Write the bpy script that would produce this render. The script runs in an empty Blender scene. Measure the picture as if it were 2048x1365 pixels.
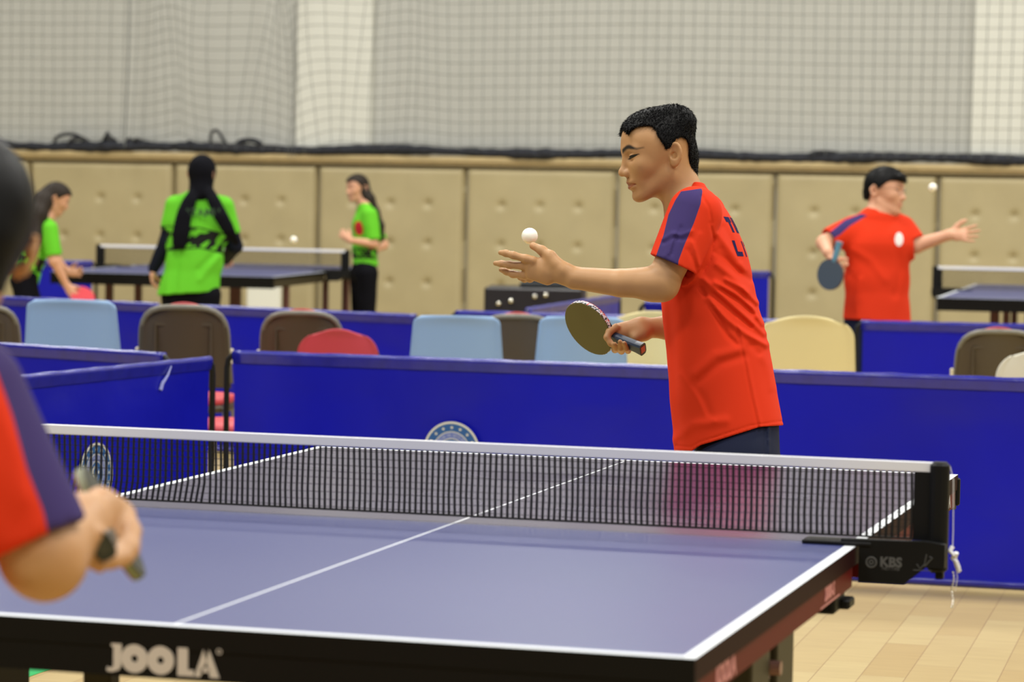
import bpy, math, random
import numpy as np
from mathutils import Vector, Matrix, Euler
from mathutils.bvhtree import BVHTree

# ------------------------------------------------------------------ camera, light, exposure
SC = bpy.context.scene
COL = SC.collection
random.seed(4)
RNG = np.random.default_rng(7)
CAM_LOC = (1.59386557, -5.20702721, 1.39636197)
CAM_ROT = (1.51684519, -0.01770918, 0.27923308)
F_PX = 5856.156                      # focal length in pixels of the 2048 wide frame
cam_data = bpy.data.cameras.new('camera')
cam = bpy.data.objects.new('camera', cam_data)
COL.objects.link(cam)
cam.location = CAM_LOC
cam.rotation_euler = CAM_ROT
cam_data.sensor_width = 36.0
cam_data.lens = F_PX * 36.0 / 2048.0
cam_data.clip_start = 0.1
cam_data.clip_end = 200
cam_data.dof.use_dof = True
cam_data.dof.focus_distance = 6.95
cam_data.dof.aperture_fstop = 5.2
SC.camera = cam

SC.view_settings.view_transform = 'Standard'
SC.view_settings.look = 'None'
SC.view_settings.gamma = 1
SC.view_settings.use_curve_mapping = False
SC.view_settings.exposure = 0.0

world = bpy.data.worlds.new('world')
SC.world = world
world.use_nodes = True
wb = world.node_tree.nodes['Background']
wb.inputs['Color'].default_value = (0.80, 0.80, 0.76, 1)
wb.inputs['Strength'].default_value = 0.09

def area_light(loc, rot, sx, sy, power, col):
    l = bpy.data.lights.new('hall_light', 'AREA')
    l.shape = 'RECTANGLE'; l.size = sx; l.size_y = sy; l.energy = power; l.color = col
    o = bpy.data.objects.new('hall_light', l); COL.objects.link(o)
    o.location = loc; o.rotation_euler = rot
    return o
WARM = (1.0, 0.985, 0.93)
for lx in (-9.0, -3.0, 3.0, 9.0):
    for ly in (-6.0, 0.5, 7.0, 13.0):
        area_light((lx, ly, 7.8), (0, 0, 0), 1.6, 1.6, 325, WARM)

# ------------------------------------------------------------------ geometry helpers
_M = np.array(Euler(CAM_ROT, 'XYZ').to_matrix())
C0 = np.array(CAM_LOC)
RIGHT, UP, FWD = _M[:, 0], _M[:, 1], -_M[:, 2]

def P(u, v, depth):
    """point of the place seen at photo pixel (u, v), depth metres in front of the camera"""
    return C0 + depth * (FWD + RIGHT * (u - 1024) / F_PX - UP * (v - 682.5) / F_PX)
def on_z(u, v, z):
    d = P(u, v, 1.0) - C0
    return C0 + d * (z - C0[2]) / d[2]
def on_y(u, v, y):
    d = P(u, v, 1.0) - C0
    return C0 + d * (y - C0[1]) / d[1]

def mesh_obj(name, verts, faces, mats=None, parent=None, smooth=False, loc=None, rot=None, matidx=None):
    me = bpy.data.meshes.new(name)
    me.from_pydata([tuple(map(float, v)) for v in verts], [], [tuple(int(i) for i in f) for f in faces])
    if mats is not None:
        for m in (mats if isinstance(mats, (list, tuple)) else [mats]): me.materials.append(m)
    if matidx is not None: me.polygons.foreach_set('material_index', np.array(matidx, dtype=np.int32))
    if smooth: me.polygons.foreach_set('use_smooth', [True] * len(me.polygons))
    me.update()
    o = bpy.data.objects.new(name, me); COL.objects.link(o)
    if parent is not None: o.parent = parent
    if loc is not None: o.location = loc
    if rot is not None: o.rotation_euler = rot
    return o
def empty(name, loc=(0, 0, 0), rz=0.0):
    o = bpy.data.objects.new(name, None); COL.objects.link(o)
    o.empty_display_size = 0.1
    o.location = loc; o.rotation_euler = (0, 0, rz)
    return o
def tag(o, label=None, cat=None, group=None, kind=None):
    if label: o['label'] = label
    if cat: o['category'] = cat
    if group: o['group'] = group
    if kind: o['kind'] = kind
    return o
def copy_tree(o, parent=None):
    c = o.copy(); COL.objects.link(c)
    if parent is not None: c.parent = parent
    for ch in list(o.children): copy_tree(ch, c)
    return c

class MB:
    """collects simple solids into one mesh"""
    def __init__(s): s.v = []; s.f = []; s.m = []; s.mi = 0
    def add(s, vs, fs):
        n = len(s.v); s.v += [tuple(v) for v in vs]; s.f += [tuple(i + n for i in f) for f in fs]; s.m += [s.mi] * len(fs); return s
    def box(s, lo, hi, mat=None, bev=0.0):
        x0, y0, z0 = lo; x1, y1, z1 = hi
        if bev <= 0:
            vs = [(x0,y0,z0),(x1,y0,z0),(x1,y1,z0),(x0,y1,z0),(x0,y0,z1),(x1,y0,z1),(x1,y1,z1),(x0,y1,z1)]
            fs = [(0,3,2,1),(4,5,6,7),(0,1,5,4),(1,2,6,5),(2,3,7,6),(3,0,4,7)]
        else:
            # rounded in the xy plane with small top and bottom chamfer
            b = min(bev, (x1-x0)/2.01, (y1-y0)/2.01, (z1-z0)/2.01)
            vs = []
            for z, ins in ((z0, b*.5), (z0+b*.5, 0), (z1-b*.5, 0), (z1, b*.5)):
                for cx, cy, a0 in ((x1-b, y1-b, 0), (x0+b, y1-b, 90), (x0+b, y0+b, 180), (x1-b, y0+b, 270)):
                    for k in range(4):
                        a = math.radians(a0 + 30*k); r = b - ins
                        vs.append((cx + r*math.cos(a), cy + r*math.sin(a), z))
            n = 16
            fs = [tuple(range(n))[::-1], tuple(range(3*n, 4*n))]
            for j in range(3):
                for i in range(n):
                    fs.append((j*n+i, j*n+(i+1) % n, (j+1)*n+(i+1) % n, (j+1)*n+i))
        if mat is not None: vs = [mat @ Vector(v) for v in vs]
        return s.add(vs, fs)
    def tube(s, pts, r, n=10, closed=False, cap=True, flat=1.0):
        pts = [Vector(p) for p in pts]; m = len(pts)
        rs = r if isinstance(r, (list, tuple)) else [r] * m
        vs = []; prev = None
        for i, p in enumerate(pts):
            if closed: t = pts[(i+1) % m] - pts[i-1]
            else: t = pts[min(i+1, m-1)] - pts[max(i-1, 0)]
            t = t.normalized() if t.length > 1e-9 else Vector((0, 0, 1))
            if prev is None:
                a = Vector((0, 0, 1)) if abs(t.z) < .9 else Vector((1, 0, 0))
                u = t.cross(a).normalized()
            else:
                u = (prev - t * prev.dot(t)).normalized()
            prev = u; w = t.cross(u)
            for k in range(n):
                an = 2*math.pi*k/n
                vs.append(p + rs[i]*(u*math.cos(an) + w*math.sin(an)*flat))
        fs = []
        for i in range(m if closed else m-1):
            for k in range(n):
                a = i*n+k; b = i*n+(k+1) % n; c = ((i+1) % m)*n
                fs.append((a, b, c+(k+1) % n, c+k))
        if cap and not closed:
            fs.append(tuple(range(n))[::-1]); fs.append(tuple(range((m-1)*n, m*n)))
        return s.add(vs, fs)
    def prism(s, poly, d0, d1, frame=None):
        """poly (x,z) extruded along y from d0 to d1; frame maps (x,y,z)"""
        n = len(poly)
        vs = [(x, d0, z) for x, z in poly] + [(x, d1, z) for x, z in poly]
        if frame is not None: vs = [frame @ Vector(v) for v in vs]
        fs = [tuple(range(n)), tuple(range(n, 2*n))[::-1]] + [(i, i+n, (i+1) % n + n, (i+1) % n) for i in range(n)]
        return s.add(vs, fs)
    def lathe(s, prof, n=24, M=None):
        vs = []
        for r, z in prof:
            for k in range(n):
                a = 2*math.pi*k/n
                v = Vector((r*math.cos(a), r*math.sin(a), z)); vs.append(M @ v if M else v)
        fs = []
        for i in range(len(prof)-1):
            for k in range(n): fs.append((i*n+k, i*n+(k+1) % n, (i+1)*n+(k+1) % n, (i+1)*n+k))
        fs.append(tuple(range(n))[::-1]); fs.append(tuple(range((len(prof)-1)*n, len(prof)*n)))
        return s.add(vs, fs)
    def build(s, name, mats, parent=None, smooth=False, loc=None, rot=None):
        return mesh_obj(name, s.v, s.f, mats, parent, smooth, loc, rot, matidx=s.m)

# ------------------------------------------------------------------ materials
def new_mat(name):
    m = bpy.data.materials.new(name); m.use_nodes = True
    return m, m.node_tree, m.node_tree.nodes['Principled BSDF']
def mat(name, col, rough=0.5, metal=0.0, spec=0.5, bump=None, var=None, sss=0, sheen=0, coat=0):
    """col linear rgb; var=(scale, amount) mottling of the colour; bump=(scale, strength, distance)"""
    m, nt, b = new_mat(name)
    b.inputs['Base Color'].default_value = (*col, 1)
    b.inputs['Roughness'].default_value = rough
    b.inputs['Metallic'].default_value = metal
    b.inputs['Specular IOR Level'].default_value = spec
    if sss: b.inputs['Subsurface Weight'].default_value = sss; b.inputs['Subsurface Radius'].default_value = (.012, .004, .002); b.inputs['Subsurface Scale'].default_value = 1.0
    if sheen: b.inputs['Sheen Weight'].default_value = sheen
    if coat: b.inputs['Coat Weight'].default_value = coat; b.inputs['Coat Roughness'].default_value = .15
    tc = nt.nodes.new('ShaderNodeTexCoord')
    if var:
        n = nt.nodes.new('ShaderNodeTexNoise'); n.inputs['Scale'].default_value = var[0]; n.inputs['Detail'].default_value = 4
        nt.links.new(tc.outputs['Object'], n.inputs['Vector'])
        r = nt.nodes.new('ShaderNodeValToRGB')
        r.color_ramp.elements[0].position = .3; r.color_ramp.elements[1].position = .7
        r.color_ramp.elements[0].color = (*[c*(1-var[1]) for c in col], 1)
        r.color_ramp.elements[1].color = (*[min(1, c*(1+var[1])) for c in col], 1)
        nt.links.new(n.outputs['Fac'], r.inputs['Fac']); nt.links.new(r.outputs['Color'], b.inputs['Base Color'])
    if bump:
        n = nt.nodes.new('ShaderNodeTexNoise'); n.inputs['Scale'].default_value = bump[0]; n.inputs['Detail'].default_value = 3
        nt.links.new(tc.outputs['Object'], n.inputs['Vector'])
        bu = nt.nodes.new('ShaderNodeBump'); bu.inputs['Strength'].default_value = bump[1]; bu.inputs['Distance'].default_value = bump[2]
        nt.links.new(n.outputs['Fac'], bu.inputs['Height']); nt.links.new(bu.outputs['Normal'], b.inputs['Normal'])
    return m
def srgb(r, g, b):
    f = lambda c: (c/255/12.92 if c/255 <= .04045 else ((c/255+.055)/1.055)**2.4)
    return (f(r), f(g), f(b))
def mask_mat(name, base, layers, rough=0.6, bump=None, sss=0, spec=.5, sheen=0, var=None):
    """base colour with layers [(attribute, colour, sharpness)]: colour shows where the attribute is above 0"""
    m = mat(name, base, rough, bump=bump, sss=sss, spec=spec, sheen=sheen, var=var)
    nt = m.node_tree; b = nt.nodes['Principled BSDF']
    prev = b.inputs['Base Color'].links[0].from_socket if b.inputs['Base Color'].links else None
    for attr, col, sharp in layers:
        a = nt.nodes.new('ShaderNodeAttribute'); a.attribute_name = attr
        mp = nt.nodes.new('ShaderNodeMapRange'); mp.inputs['From Min'].default_value = -sharp; mp.inputs['From Max'].default_value = sharp
        nt.links.new(a.outputs['Fac'], mp.inputs['Value'])
        mx = nt.nodes.new('ShaderNodeMix'); mx.data_type = 'RGBA'
        nt.links.new(mp.outputs['Result'], mx.inputs[0])
        if prev is None: mx.inputs[6].default_value = (*base, 1)
        else: nt.links.new(prev, mx.inputs[6])
        mx.inputs[7].default_value = (*col, 1)
        prev = mx.outputs[2]
    if prev is not None: nt.links.new(prev, b.inputs['Base Color'])
    return m
PARTS = {'room', 'table', 'barriers', 'chairs', 'boy', 'fg', 'bg'}
# ------------------------------------------------------------------ implicit surfaces: bodies and clothes as one continuous skin
V3 = lambda *a: np.array(a, dtype=np.float32)
def rc(a, b, ra, rb):
    a = np.asarray(a, np.float32); ab = np.asarray(b, np.float32) - a; l2 = float(ab @ ab) + 1e-12
    def f(p):
        v = p - a
        t = np.clip((v @ ab) / l2, 0, 1)
        return np.linalg.norm(v - t[:, None] * ab, axis=1) - (ra + t * (rb - ra))
    return f
def frc(a, b, ra, rb, axis, s):
    """round cone that is s times as wide along axis"""
    a = np.asarray(a, np.float32); ab = np.asarray(b, np.float32) - a; l2 = float(ab @ ab) + 1e-12
    ax = np.asarray(axis, np.float32); ax = ax - ab * (ax @ ab) / l2; ax = ax / np.linalg.norm(ax)
    def f(p):
        v = p - a
        t = np.clip((v @ ab) / l2, 0, 1)
        w = v - t[:, None] * ab
        w = w + ax * ((w @ ax) * (1/s - 1))[:, None]
        return (np.linalg.norm(w, axis=1) - (ra + t * (rb - ra))) * (1 if s > 1 else s)
    return f
def ell(c, r, R=None):
    c = np.asarray(c, np.float32); r = np.asarray(r, np.float32)
    Rm = None if R is None else np.asarray(R, np.float32)
    def f(p):
        q = p - c
        if Rm is not None: q = q @ Rm
        q = q / r
        k0 = np.linalg.norm(q, axis=1); k1 = np.linalg.norm(q / r, axis=1) + 1e-9
        return np.where(k0 < 1e-4, -r.min(), k0 * (k0 - 1) / k1)
    return f
def plane(pt, n):
    pt = np.asarray(pt, np.float32); n = np.asarray(n, np.float32); n = n / np.linalg.norm(n)
    return lambda p: (p - pt) @ n
def chain(pts, rs, k=.01, axis=None, s=1.0):
    out = []
    for i in range(len(pts) - 1):
        out.append(('u', frc(pts[i], pts[i+1], rs[i], rs[i+1], axis, s) if axis is not None else rc(pts[i], pts[i+1], rs[i], rs[i+1]), k))
    return out
def poly2(P2, poly):
    """signed distance in the plane to a polygon (negative inside)"""
    poly = np.asarray(poly, np.float32); d = np.full(len(P2), 1e9, np.float32); s = np.ones(len(P2), np.float32)
    n = len(poly)
    for i in range(n):
        a = poly[i]; b = poly[i-1]; e = b - a; w = P2 - a
        t = np.clip((w @ e) / (e @ e + 1e-12), 0, 1)
        d = np.minimum(d, ((w - t[:, None]*e)**2).sum(1))
        c1 = P2[:, 1] >= a[1]; c2 = P2[:, 1] < b[1]; c3 = e[0]*w[:, 1] > e[1]*w[:, 0]
        flip = (c1 & c2 & c3) | (~c1 & ~c2 & ~c3)
        s = np.where(flip, -s, s)
    return s * np.sqrt(d)
def smin(a, b, k):
    if k <= 0: return np.minimum(a, b)
    h = np.maximum(k - np.abs(a - b), 0) / k
    return np.minimum(a, b) - h*h*k*.25
def evalops(ops, p, idx=None):
    d = None
    for i, (kind, f, k) in enumerate(ops):
        if idx is not None and not idx[i]: continue
        if kind == 'shell':
            if d is not None: d = np.maximum(d, -(d + (k if f is None else f(p))))
            continue
        if kind == 'd':
            if d is not None: d = d + f(p)
            continue
        e = f(p)
        if kind == 'u': d = e if d is None else smin(d, e, k)
        elif d is None: continue
        elif kind == 's': d = -smin(-d, e, k)
        elif kind == 'i': d = -smin(-d, -e, k)
    return np.full(len(p), 1.0, np.float32) if d is None else d

def sdf_mesh(ops, lo, hi, h, L=1.7, band=.02, smooth=1):
    B = 8; bs = B * h
    lo = np.asarray(lo, float); n = np.ceil((np.asarray(hi, float) - lo) / bs).astype(int)
    g = np.stack(np.meshgrid(*[np.arange(k) for k in n], indexing='ij'), -1).reshape(-1, 3)
    cen = (lo + (g + .5) * bs).astype(np.float32)
    hd = bs * .87
    E = np.stack([f(cen) if callable(f) and kind not in ('shell', 'd') else np.zeros(len(cen), np.float32) for kind, f, k in ops])
    act = np.zeros(E.shape, bool)
    for i, (kind, f, k) in enumerate(ops):
        if kind in ('shell', 'd'): act[i] = True
        elif kind in ('u', 's'): act[i] = E[i] < L*hd + 1.5*k + band
        else: act[i] = E[i] > -(L*hd + 1.5*k + band)
    un = np.array([kind == 'u' for kind, _, _ in ops])
    keep = act[un].any(0)
    dc = evalops([o for o in ops if o[0] not in ('shell', 'd')], cen)
    keep &= np.abs(dc) < L*hd*1.15 + band + .01
    g = g[keep]; act = act[:, keep]
    sig = np.packbits(act, axis=0).T
    _, inv = np.unique(sig, axis=0, return_inverse=True); inv = inv.ravel()
    order = np.argsort(inv, kind='stable'); g = g[order]; act = act[:, order]; inv = inv[order]
    off = np.stack(np.meshgrid(*[np.arange(B+1)]*3, indexing='ij'), -1).reshape(-1, 3)
    Vv = np.empty((len(g), (B+1)**3), np.float32)
    starts = np.flatnonzero(np.r_[True, inv[1:] != inv[:-1]]); ends = np.r_[starts[1:], len(g)]
    for a, b in zip(starts, ends):
        for c in range(a, b, 600):
            e = min(b, c+600)
            pts = (lo + (g[c:e, None, :]*B + off[None])*h).astype(np.float32).reshape(-1, 3)
            Vv[c:e] = evalops(ops, pts, act[:, a]).reshape(e-c, -1)
    # neighbouring blocks must agree on the samples they share
    bi = np.flatnonzero(((off == 0) | (off == B)).any(1)); Nn = (n*B + 2).astype(np.int64)
    gc = (g[:, None, :]*B + off[bi][None]).astype(np.int64)
    kk = ((gc[..., 0]*Nn[1] + gc[..., 1])*Nn[2] + gc[..., 2]).ravel()
    _, fi, iv = np.unique(kk, return_index=True, return_inverse=True)
    vb = Vv[:, bi].ravel(); Vv[:, bi] = vb[fi][iv.ravel()].reshape(-1, len(bi))
    neg = Vv < 0
    mixed = neg.any(1) & ~neg.all(1)
    g = g[mixed]; Vv = Vv[mixed].reshape(-1, B+1, B+1, B+1)
    # one vertex per cell that the surface crosses
    co = np.stack([Vv[:, x:x+B, y:y+B, z:z+B] for x in (0, 1) for y in (0, 1) for z in (0, 1)], -1)
    ng = (co < 0).sum(-1)
    ci = np.argwhere((ng > 0) & (ng < 8))
    cv = co[ci[:, 0], ci[:, 1], ci[:, 2], ci[:, 3]]
    corner = np.array([(x, y, z) for x in (0, 1) for y in (0, 1) for z in (0, 1)], float)
    acc = np.zeros((len(ci), 3)); cnt = np.zeros(len(ci))
    for i in range(8):
        for j in range(i+1, 8):
            if np.abs(corner[i]-corner[j]).sum() != 1: continue
            a = cv[:, i]; b = cv[:, j]; x = (a < 0) != (b < 0)
            t = np.where(x, a / np.where(x, a - b, 1), 0)
            acc += np.where(x[:, None], corner[i] + t[:, None]*(corner[j]-corner[i]), 0); cnt += x
    gc = g[ci[:, 0]]*B + ci[:, 1:]
    verts = lo + (gc + acc/cnt[:, None])*h
    N = n*B + 2
    key = lambda c: (c[:, 0]*N[1] + c[:, 1])*N[2] + c[:, 2]
    kk = key(gc); o = np.argsort(kk); ks = kk[o]
    def find(c):
        q = key(c); i = np.searchsorted(ks, q); i = np.clip(i, 0, len(ks)-1)
        return np.where(ks[i] == q, o[i], -1)
    faces = []
    for ax in range(3):
        s0 = Vv[:, :B, :B, :B]
        sl = [slice(0, B)]*3; sl[ax] = slice(1, B+1)
        s1 = Vv[:, sl[0], sl[1], sl[2]]
        e = np.argwhere((s0 < 0) != (s1 < 0))
        if not len(e): continue
        inside = s0[e[:, 0], e[:, 1], e[:, 2], e[:, 3]] < 0
        c = g[e[:, 0]]*B + e[:, 1:]
        a1, a2 = [(1, 2), (2, 0), (0, 1)][ax]
        d1 = np.zeros(3, int); d1[a1] = 1; d2 = np.zeros(3, int); d2[a2] = 1
        q = np.stack([find(c-d1-d2), find(c-d2), find(c), find(c-d1)], 1)
        ok = (q >= 0).all(1)
        q[~inside] = q[~inside][:, ::-1]
        faces.append(q[ok])
    F = np.concatenate(faces)
    for _ in range(smooth):
        s = np.zeros_like(verts); c = np.zeros(len(verts))
        for k in range(4):
            a = F[:, k]; b = F[:, (k+1) % 4]
            for ax in range(3):
                s[:, ax] += np.bincount(a, verts[b, ax], len(verts)) + np.bincount(b, verts[a, ax], len(verts))
            c += np.bincount(a, minlength=len(verts)) + np.bincount(b, minlength=len(verts))
        verts = np.where(c[:, None] > 0, .5*verts + .5*s/np.maximum(c, 1)[:, None], verts)
    # keep only faces' vertices and drop stray crumbs
    used = np.zeros(len(verts), bool); used[F.ravel()] = True
    lab = np.arange(len(verts))
    for _ in range(400):
        m = lab[F].min(1)
        new = lab.copy()
        for k in range(4): np.minimum.at(new, F[:, k], m)
        new = new[new]
        if (new == lab).all(): break
        lab = new
    cntl = np.bincount(lab[used], minlength=len(verts)); big = cntl.max()
    ok = used & (cntl[lab] > max(60, big*.004))
    F = F[ok[F[:, 0]]]
    idx = np.cumsum(ok) - 1
    return verts[ok], idx[F]

def skin_obj(name, ops, lo, hi, h, mats, parent=None, attrs=None, smooth=1, post=None):
    v, f = sdf_mesh(ops, lo, hi, h, smooth=smooth)
    if post is not None: v = post(v)
    me = bpy.data.meshes.new(name)
    me.vertices.add(len(v)); me.vertices.foreach_set('co', v.astype(np.float32).ravel())
    me.loops.add(len(f)*4); me.loops.foreach_set('vertex_index', f.astype(np.int32).ravel())
    me.polygons.add(len(f)); me.polygons.foreach_set('loop_start', np.arange(0, len(f)*4, 4, dtype=np.int32))
    me.polygons.foreach_set('use_smooth', np.ones(len(f), bool))
    me.materials.append(mats)
    for an, fn in (attrs or {}).items():
        at = me.attributes.new(an, 'FLOAT', 'POINT'); at.data.foreach_set('value', fn(v.astype(np.float32)).astype(np.float32))
    me.update(calc_edges=True); me.validate()
    o = bpy.data.objects.new(name, me); COL.objects.link(o)
    if parent is not None: o.parent = parent
    return o

def frame_from(fwd, up):
    """columns x=facing, y=left, z=up"""
    x = np.asarray(fwd, float); x = x/np.linalg.norm(x)
    z = np.asarray(up, float); z = z - x*(z @ x); z /= np.linalg.norm(z)
    return np.stack([x, np.cross(z, x), z], 1)

def local(O, R, S, ops):
    """ops written in head millimetres -> place them in the world"""
    out = []
    O = np.asarray(O, np.float32); Rf = np.asarray(R, np.float32); S = np.asarray(S, np.float32); sc = float(S.mean())
    for kind, f, k in ops:
        out.append((kind, (lambda p, f=f: f((p - O) @ Rf / S * 1000) * sc/1000), k*sc/1000))
    return out

def head_ops(lids=0.6, jaw=1.0, neck=None, nose=1.0):
    """canonical head, millimetres, origin between the ears, x forward, z up"""
    o = [('u', ell((0, 0, 40), (90, 74, 84)), 0),
         ('u', ell((35, 0, 52), (53, 60, 56)), 20),
         ('u', ell((44, 0, -2), (47, 55, 62)), 25),
         ('u', ell((66, 0, -34), (28, 34, 28)), 22),
         ('u', rc((0, 0, -42), (52, 0, -60), 40, 26), 25)]
    for s in (1, -1):
        o += [('u', rc((2, 46*s, -38), (66, 18*s, -74), 13, 12), 22),
              ('u', ell((62, 36*s, -4), (22, 20, 20)), 20),
              ('u', rc((81, 12*s, 38), (68, 42*s, 36), 9, 8), 16)]
    o += [('u', ell((77, 0, -77), (15, 19, 13)), 14)]
    for s in (1, -1):
        o += [('s', ell((95, 32*s, 22), (16, 17, 10.5)), 14),
              ('u', ell((71, 31*s, 22), (16.5, 17, 12.5)), 3),
              ('s', rc((91, 20*s, 29.5), (72, 47*s, 28.5), .9, .8), 3), ('s', rc((90, 20*s, 15.5), (72, 46*s, 17.5), .8, .6), 3)]
    o += [('u', rc((86, 0, 28), (103, 0, -6), 5.5, 8), 12),
          ('u', ell((106.5*nose, 0, -12), (10, 9.5, 9.5)), 8)]
    for s in (1, -1):
        o += [('u', ell((94, 11*s, -15.5), (13.5, 7.5, 9)), 5),
              ('s', ell((98, 8.5*s, -24.5), (7.5, 3.6, 4.2)), 3)]
    o += [('u', ell((89, 0, -37.5), (10.5, 24, 7)), 6), ('u', ell((88, 0, -51), (10.5, 21, 7.5)), 6),
          ('s', rc((99, 0, -44.5), (82, 25, -46.5), 1.2, 1.0), 4), ('s', rc((99, 0, -44.5), (82, -25, -46.5), 1.2, 1.0), 4)]
    for s in (1, -1):
        a = math.radians(31)
        R = np.array([[math.cos(a), -s*math.sin(a)*-1, 0], [s*math.sin(a)*-1, math.cos(a), 0], [0, 0, 1]])
        t = math.radians(10)
        Rt = np.array([[math.cos(t), 0, -math.sin(t)], [0, 1, 0], [math.sin(t), 0, math.cos(t)]])
        R = R @ Rt
        c = np.array((-20, 77*s, 8))
        o += [('u', ell(c, (18.5, 5.5, 28.5), R), 4),
              ('s', ell(c + R @ np.array((1, 6.5*s, 4)), (12.5, 8.5, 20), R), 2),
              ('s', ell(c + R @ np.array((5, 3*s, -5)), (8.5, 9.5, 10), R), 2),
              ('u', ell(c + R @ np.array((3, 0, -23)), (10, 4.5, 9), R), 5)]
    return o
def face_masks(O, R, S, lids=1.0):
    """brow, lip and eye colour masks on the head"""
    O = np.asarray(O, np.float32); R = np.asarray(R, np.float32); S = np.asarray(S, np.float32)
    def L(p): return (p - O) @ R / S * 1000
    def brow(p):
        q = L(p); y = np.abs(q[:, 1])
        zc = 39.5 + 7*np.clip((y-10)/20, 0, 1) - 9*np.clip((y-36)/20, 0, 1)**1.4
        th = 5.2*np.clip((64-y)/22, .2, 1)
        m = th - np.abs(q[:, 2]-zc)
        m = np.minimum(m, np.minimum(y-7, 62-y)); return np.where(q[:, 0] > 40, m, -9)
    def eye(p):
        q = L(p); y = np.abs(q[:, 1])
        e = 1 - ((y-36)/22)**2
        zc = 19.6 + .16*(y-31)
        m = (.9 + lids*2.9)*np.clip(e, -1, 1) + .3 - np.abs(q[:, 2]-zc-.6)
        return np.where((q[:, 0] > 52) & (e > 0), m, -9)
    def lip(p):
        q = L(p); y = np.abs(q[:, 1])
        t = np.clip(1 - (y/27)**2, 0, 1)
        up = np.minimum(-45 + 8.5*t - q[:, 2], q[:, 2] + 45 + 9.5*t)
        return np.where((q[:, 0] > 66) & (y < 27), up, -9)
    return {'brow': brow, 'eye': eye, 'lip': lip}
# ------------------------------------------------------------------ text helper
def text_geo(s, size, depth=.0006, offset=0.0, align='CENTER'):
    c = bpy.data.curves.new('t', 'FONT'); c.body = s; c.size = size; c.extrude = depth; c.offset = offset
    c.align_x = align; c.align_y = 'CENTER'; c.resolution_u = 3
    o = bpy.data.objects.new('t', c); COL.objects.link(o)
    bpy.context.view_layer.update()
    me = bpy.data.meshes.new_from_object(o)
    vs = [v.co.copy() for v in me.vertices]; fs = [tuple(p.vertices) for p in me.polygons]
    bpy.data.objects.remove(o); bpy.data.curves.remove(c); bpy.data.meshes.remove(me)
    return vs, fs
def frame4(O, X, Y):
    X = Vector(X).normalized(); Y = Vector(Y).normalized(); Z = X.cross(Y)
    return Matrix(((X.x, Y.x, Z.x, O[0]), (X.y, Y.y, Z.y, O[1]), (X.z, Y.z, Z.z, O[2]), (0, 0, 0, 1)))

# ------------------------------------------------------------------ setting materials
def floor_mat():
    m, nt, b = new_mat('maple_floor')
    tc = nt.nodes.new('ShaderNodeTexCoord'); mp = nt.nodes.new('ShaderNodeMapping')
    mp.inputs['Rotation'].default_value = (0, 0, math.radians(90-2))
    nt.links.new(tc.outputs['Object'], mp.inputs['Vector'])
    br = nt.nodes.new('ShaderNodeTexBrick')
    br.inputs['Scale'].default_value = 1; br.inputs['Brick Width'].default_value = .62; br.inputs['Row Height'].default_value = .129
    br.inputs['Mortar Size'].default_value = .0012; br.inputs['Mortar Smooth'].default_value = .2; br.inputs['Bias'].default_value = 0
    br.offset = .37; br.inputs['Color1'].default_value = (*srgb(194, 174, 116), 1); br.inputs['Color2'].default_value = (*srgb(182, 157, 97), 1)
    br.inputs['Mortar'].default_value = (*srgb(150, 120, 70), 1)
    nt.links.new(mp.outputs['Vector'], br.inputs['Vector'])
    mp2 = nt.nodes.new('ShaderNodeMapping'); mp2.inputs['Scale'].default_value = (2.0, 40, 1); mp2.inputs['Rotation'].default_value = (0, 0, math.radians(90-2))
    nt.links.new(tc.outputs['Object'], mp2.inputs['Vector'])
    n = nt.nodes.new('ShaderNodeTexNoise'); n.inputs['Scale'].default_value = 2.2; n.inputs['Detail'].default_value = 5
    nt.links.new(mp2.outputs['Vector'], n.inputs['Vector'])
    mx = nt.nodes.new('ShaderNodeMix'); mx.data_type = 'RGBA'; mx.blend_type = 'MULTIPLY'; mx.inputs[0].default_value = .35
    r = nt.nodes.new('ShaderNodeValToRGB'); r.color_ramp.elements[0].color = (.62, .55, .42, 1); r.color_ramp.elements[1].color = (1, 1, 1, 1)
    r.color_ramp.elements[0].position = .3; r.color_ramp.elements[1].position = .6
    nt.links.new(n.outputs['Fac'], r.inputs['Fac']); nt.links.new(br.outputs['Color'], mx.inputs[6]); nt.links.new(r.outputs['Color'], mx.inputs[7])
    nt.links.new(mx.outputs[2], b.inputs['Base Color'])
    b.inputs['Roughness'].default_value = .32
    return m
WALL_Y = 17.5
M_WALL = mat('painted_wall', srgb(184, 184, 177), .8, var=(3, .02))
M_PILASTER = mat('pilaster_paint', srgb(216, 216, 206), .8)
M_PAD = mat('tan_leatherette', srgb(174, 161, 124), .45, spec=.3, bump=(60, .12, .004), var=(4, .04))
M_TRIM = mat('beech_ledge', srgb(192, 172, 128), .5, var=(12, .08))
M_NET = mat('net_cord', (.14, .15, .15), .8)
M_NETROLL = mat('net_roll', (.016, .018, .026), .8, var=(30, .6))
M_BLUE = mat('blue_vinyl', srgb(14, 18, 160), .34, spec=.3, bump=(3.2, .35, .02), var=(1.6, .10))
M_BLUEBAND = mat('blue_vinyl_sleeve', srgb(26, 28, 138), .27, spec=.75, bump=(14, .3, .006), var=(25, .12))
M_BLACK = mat('black_metal', (.008, .008, .008), .5, spec=.25)
M_BLACKP = mat('black_plastic', (.006, .006, .006), .5, spec=.2)
M_WHITE = mat('white_tape', srgb(232, 232, 236), .6)

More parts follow.
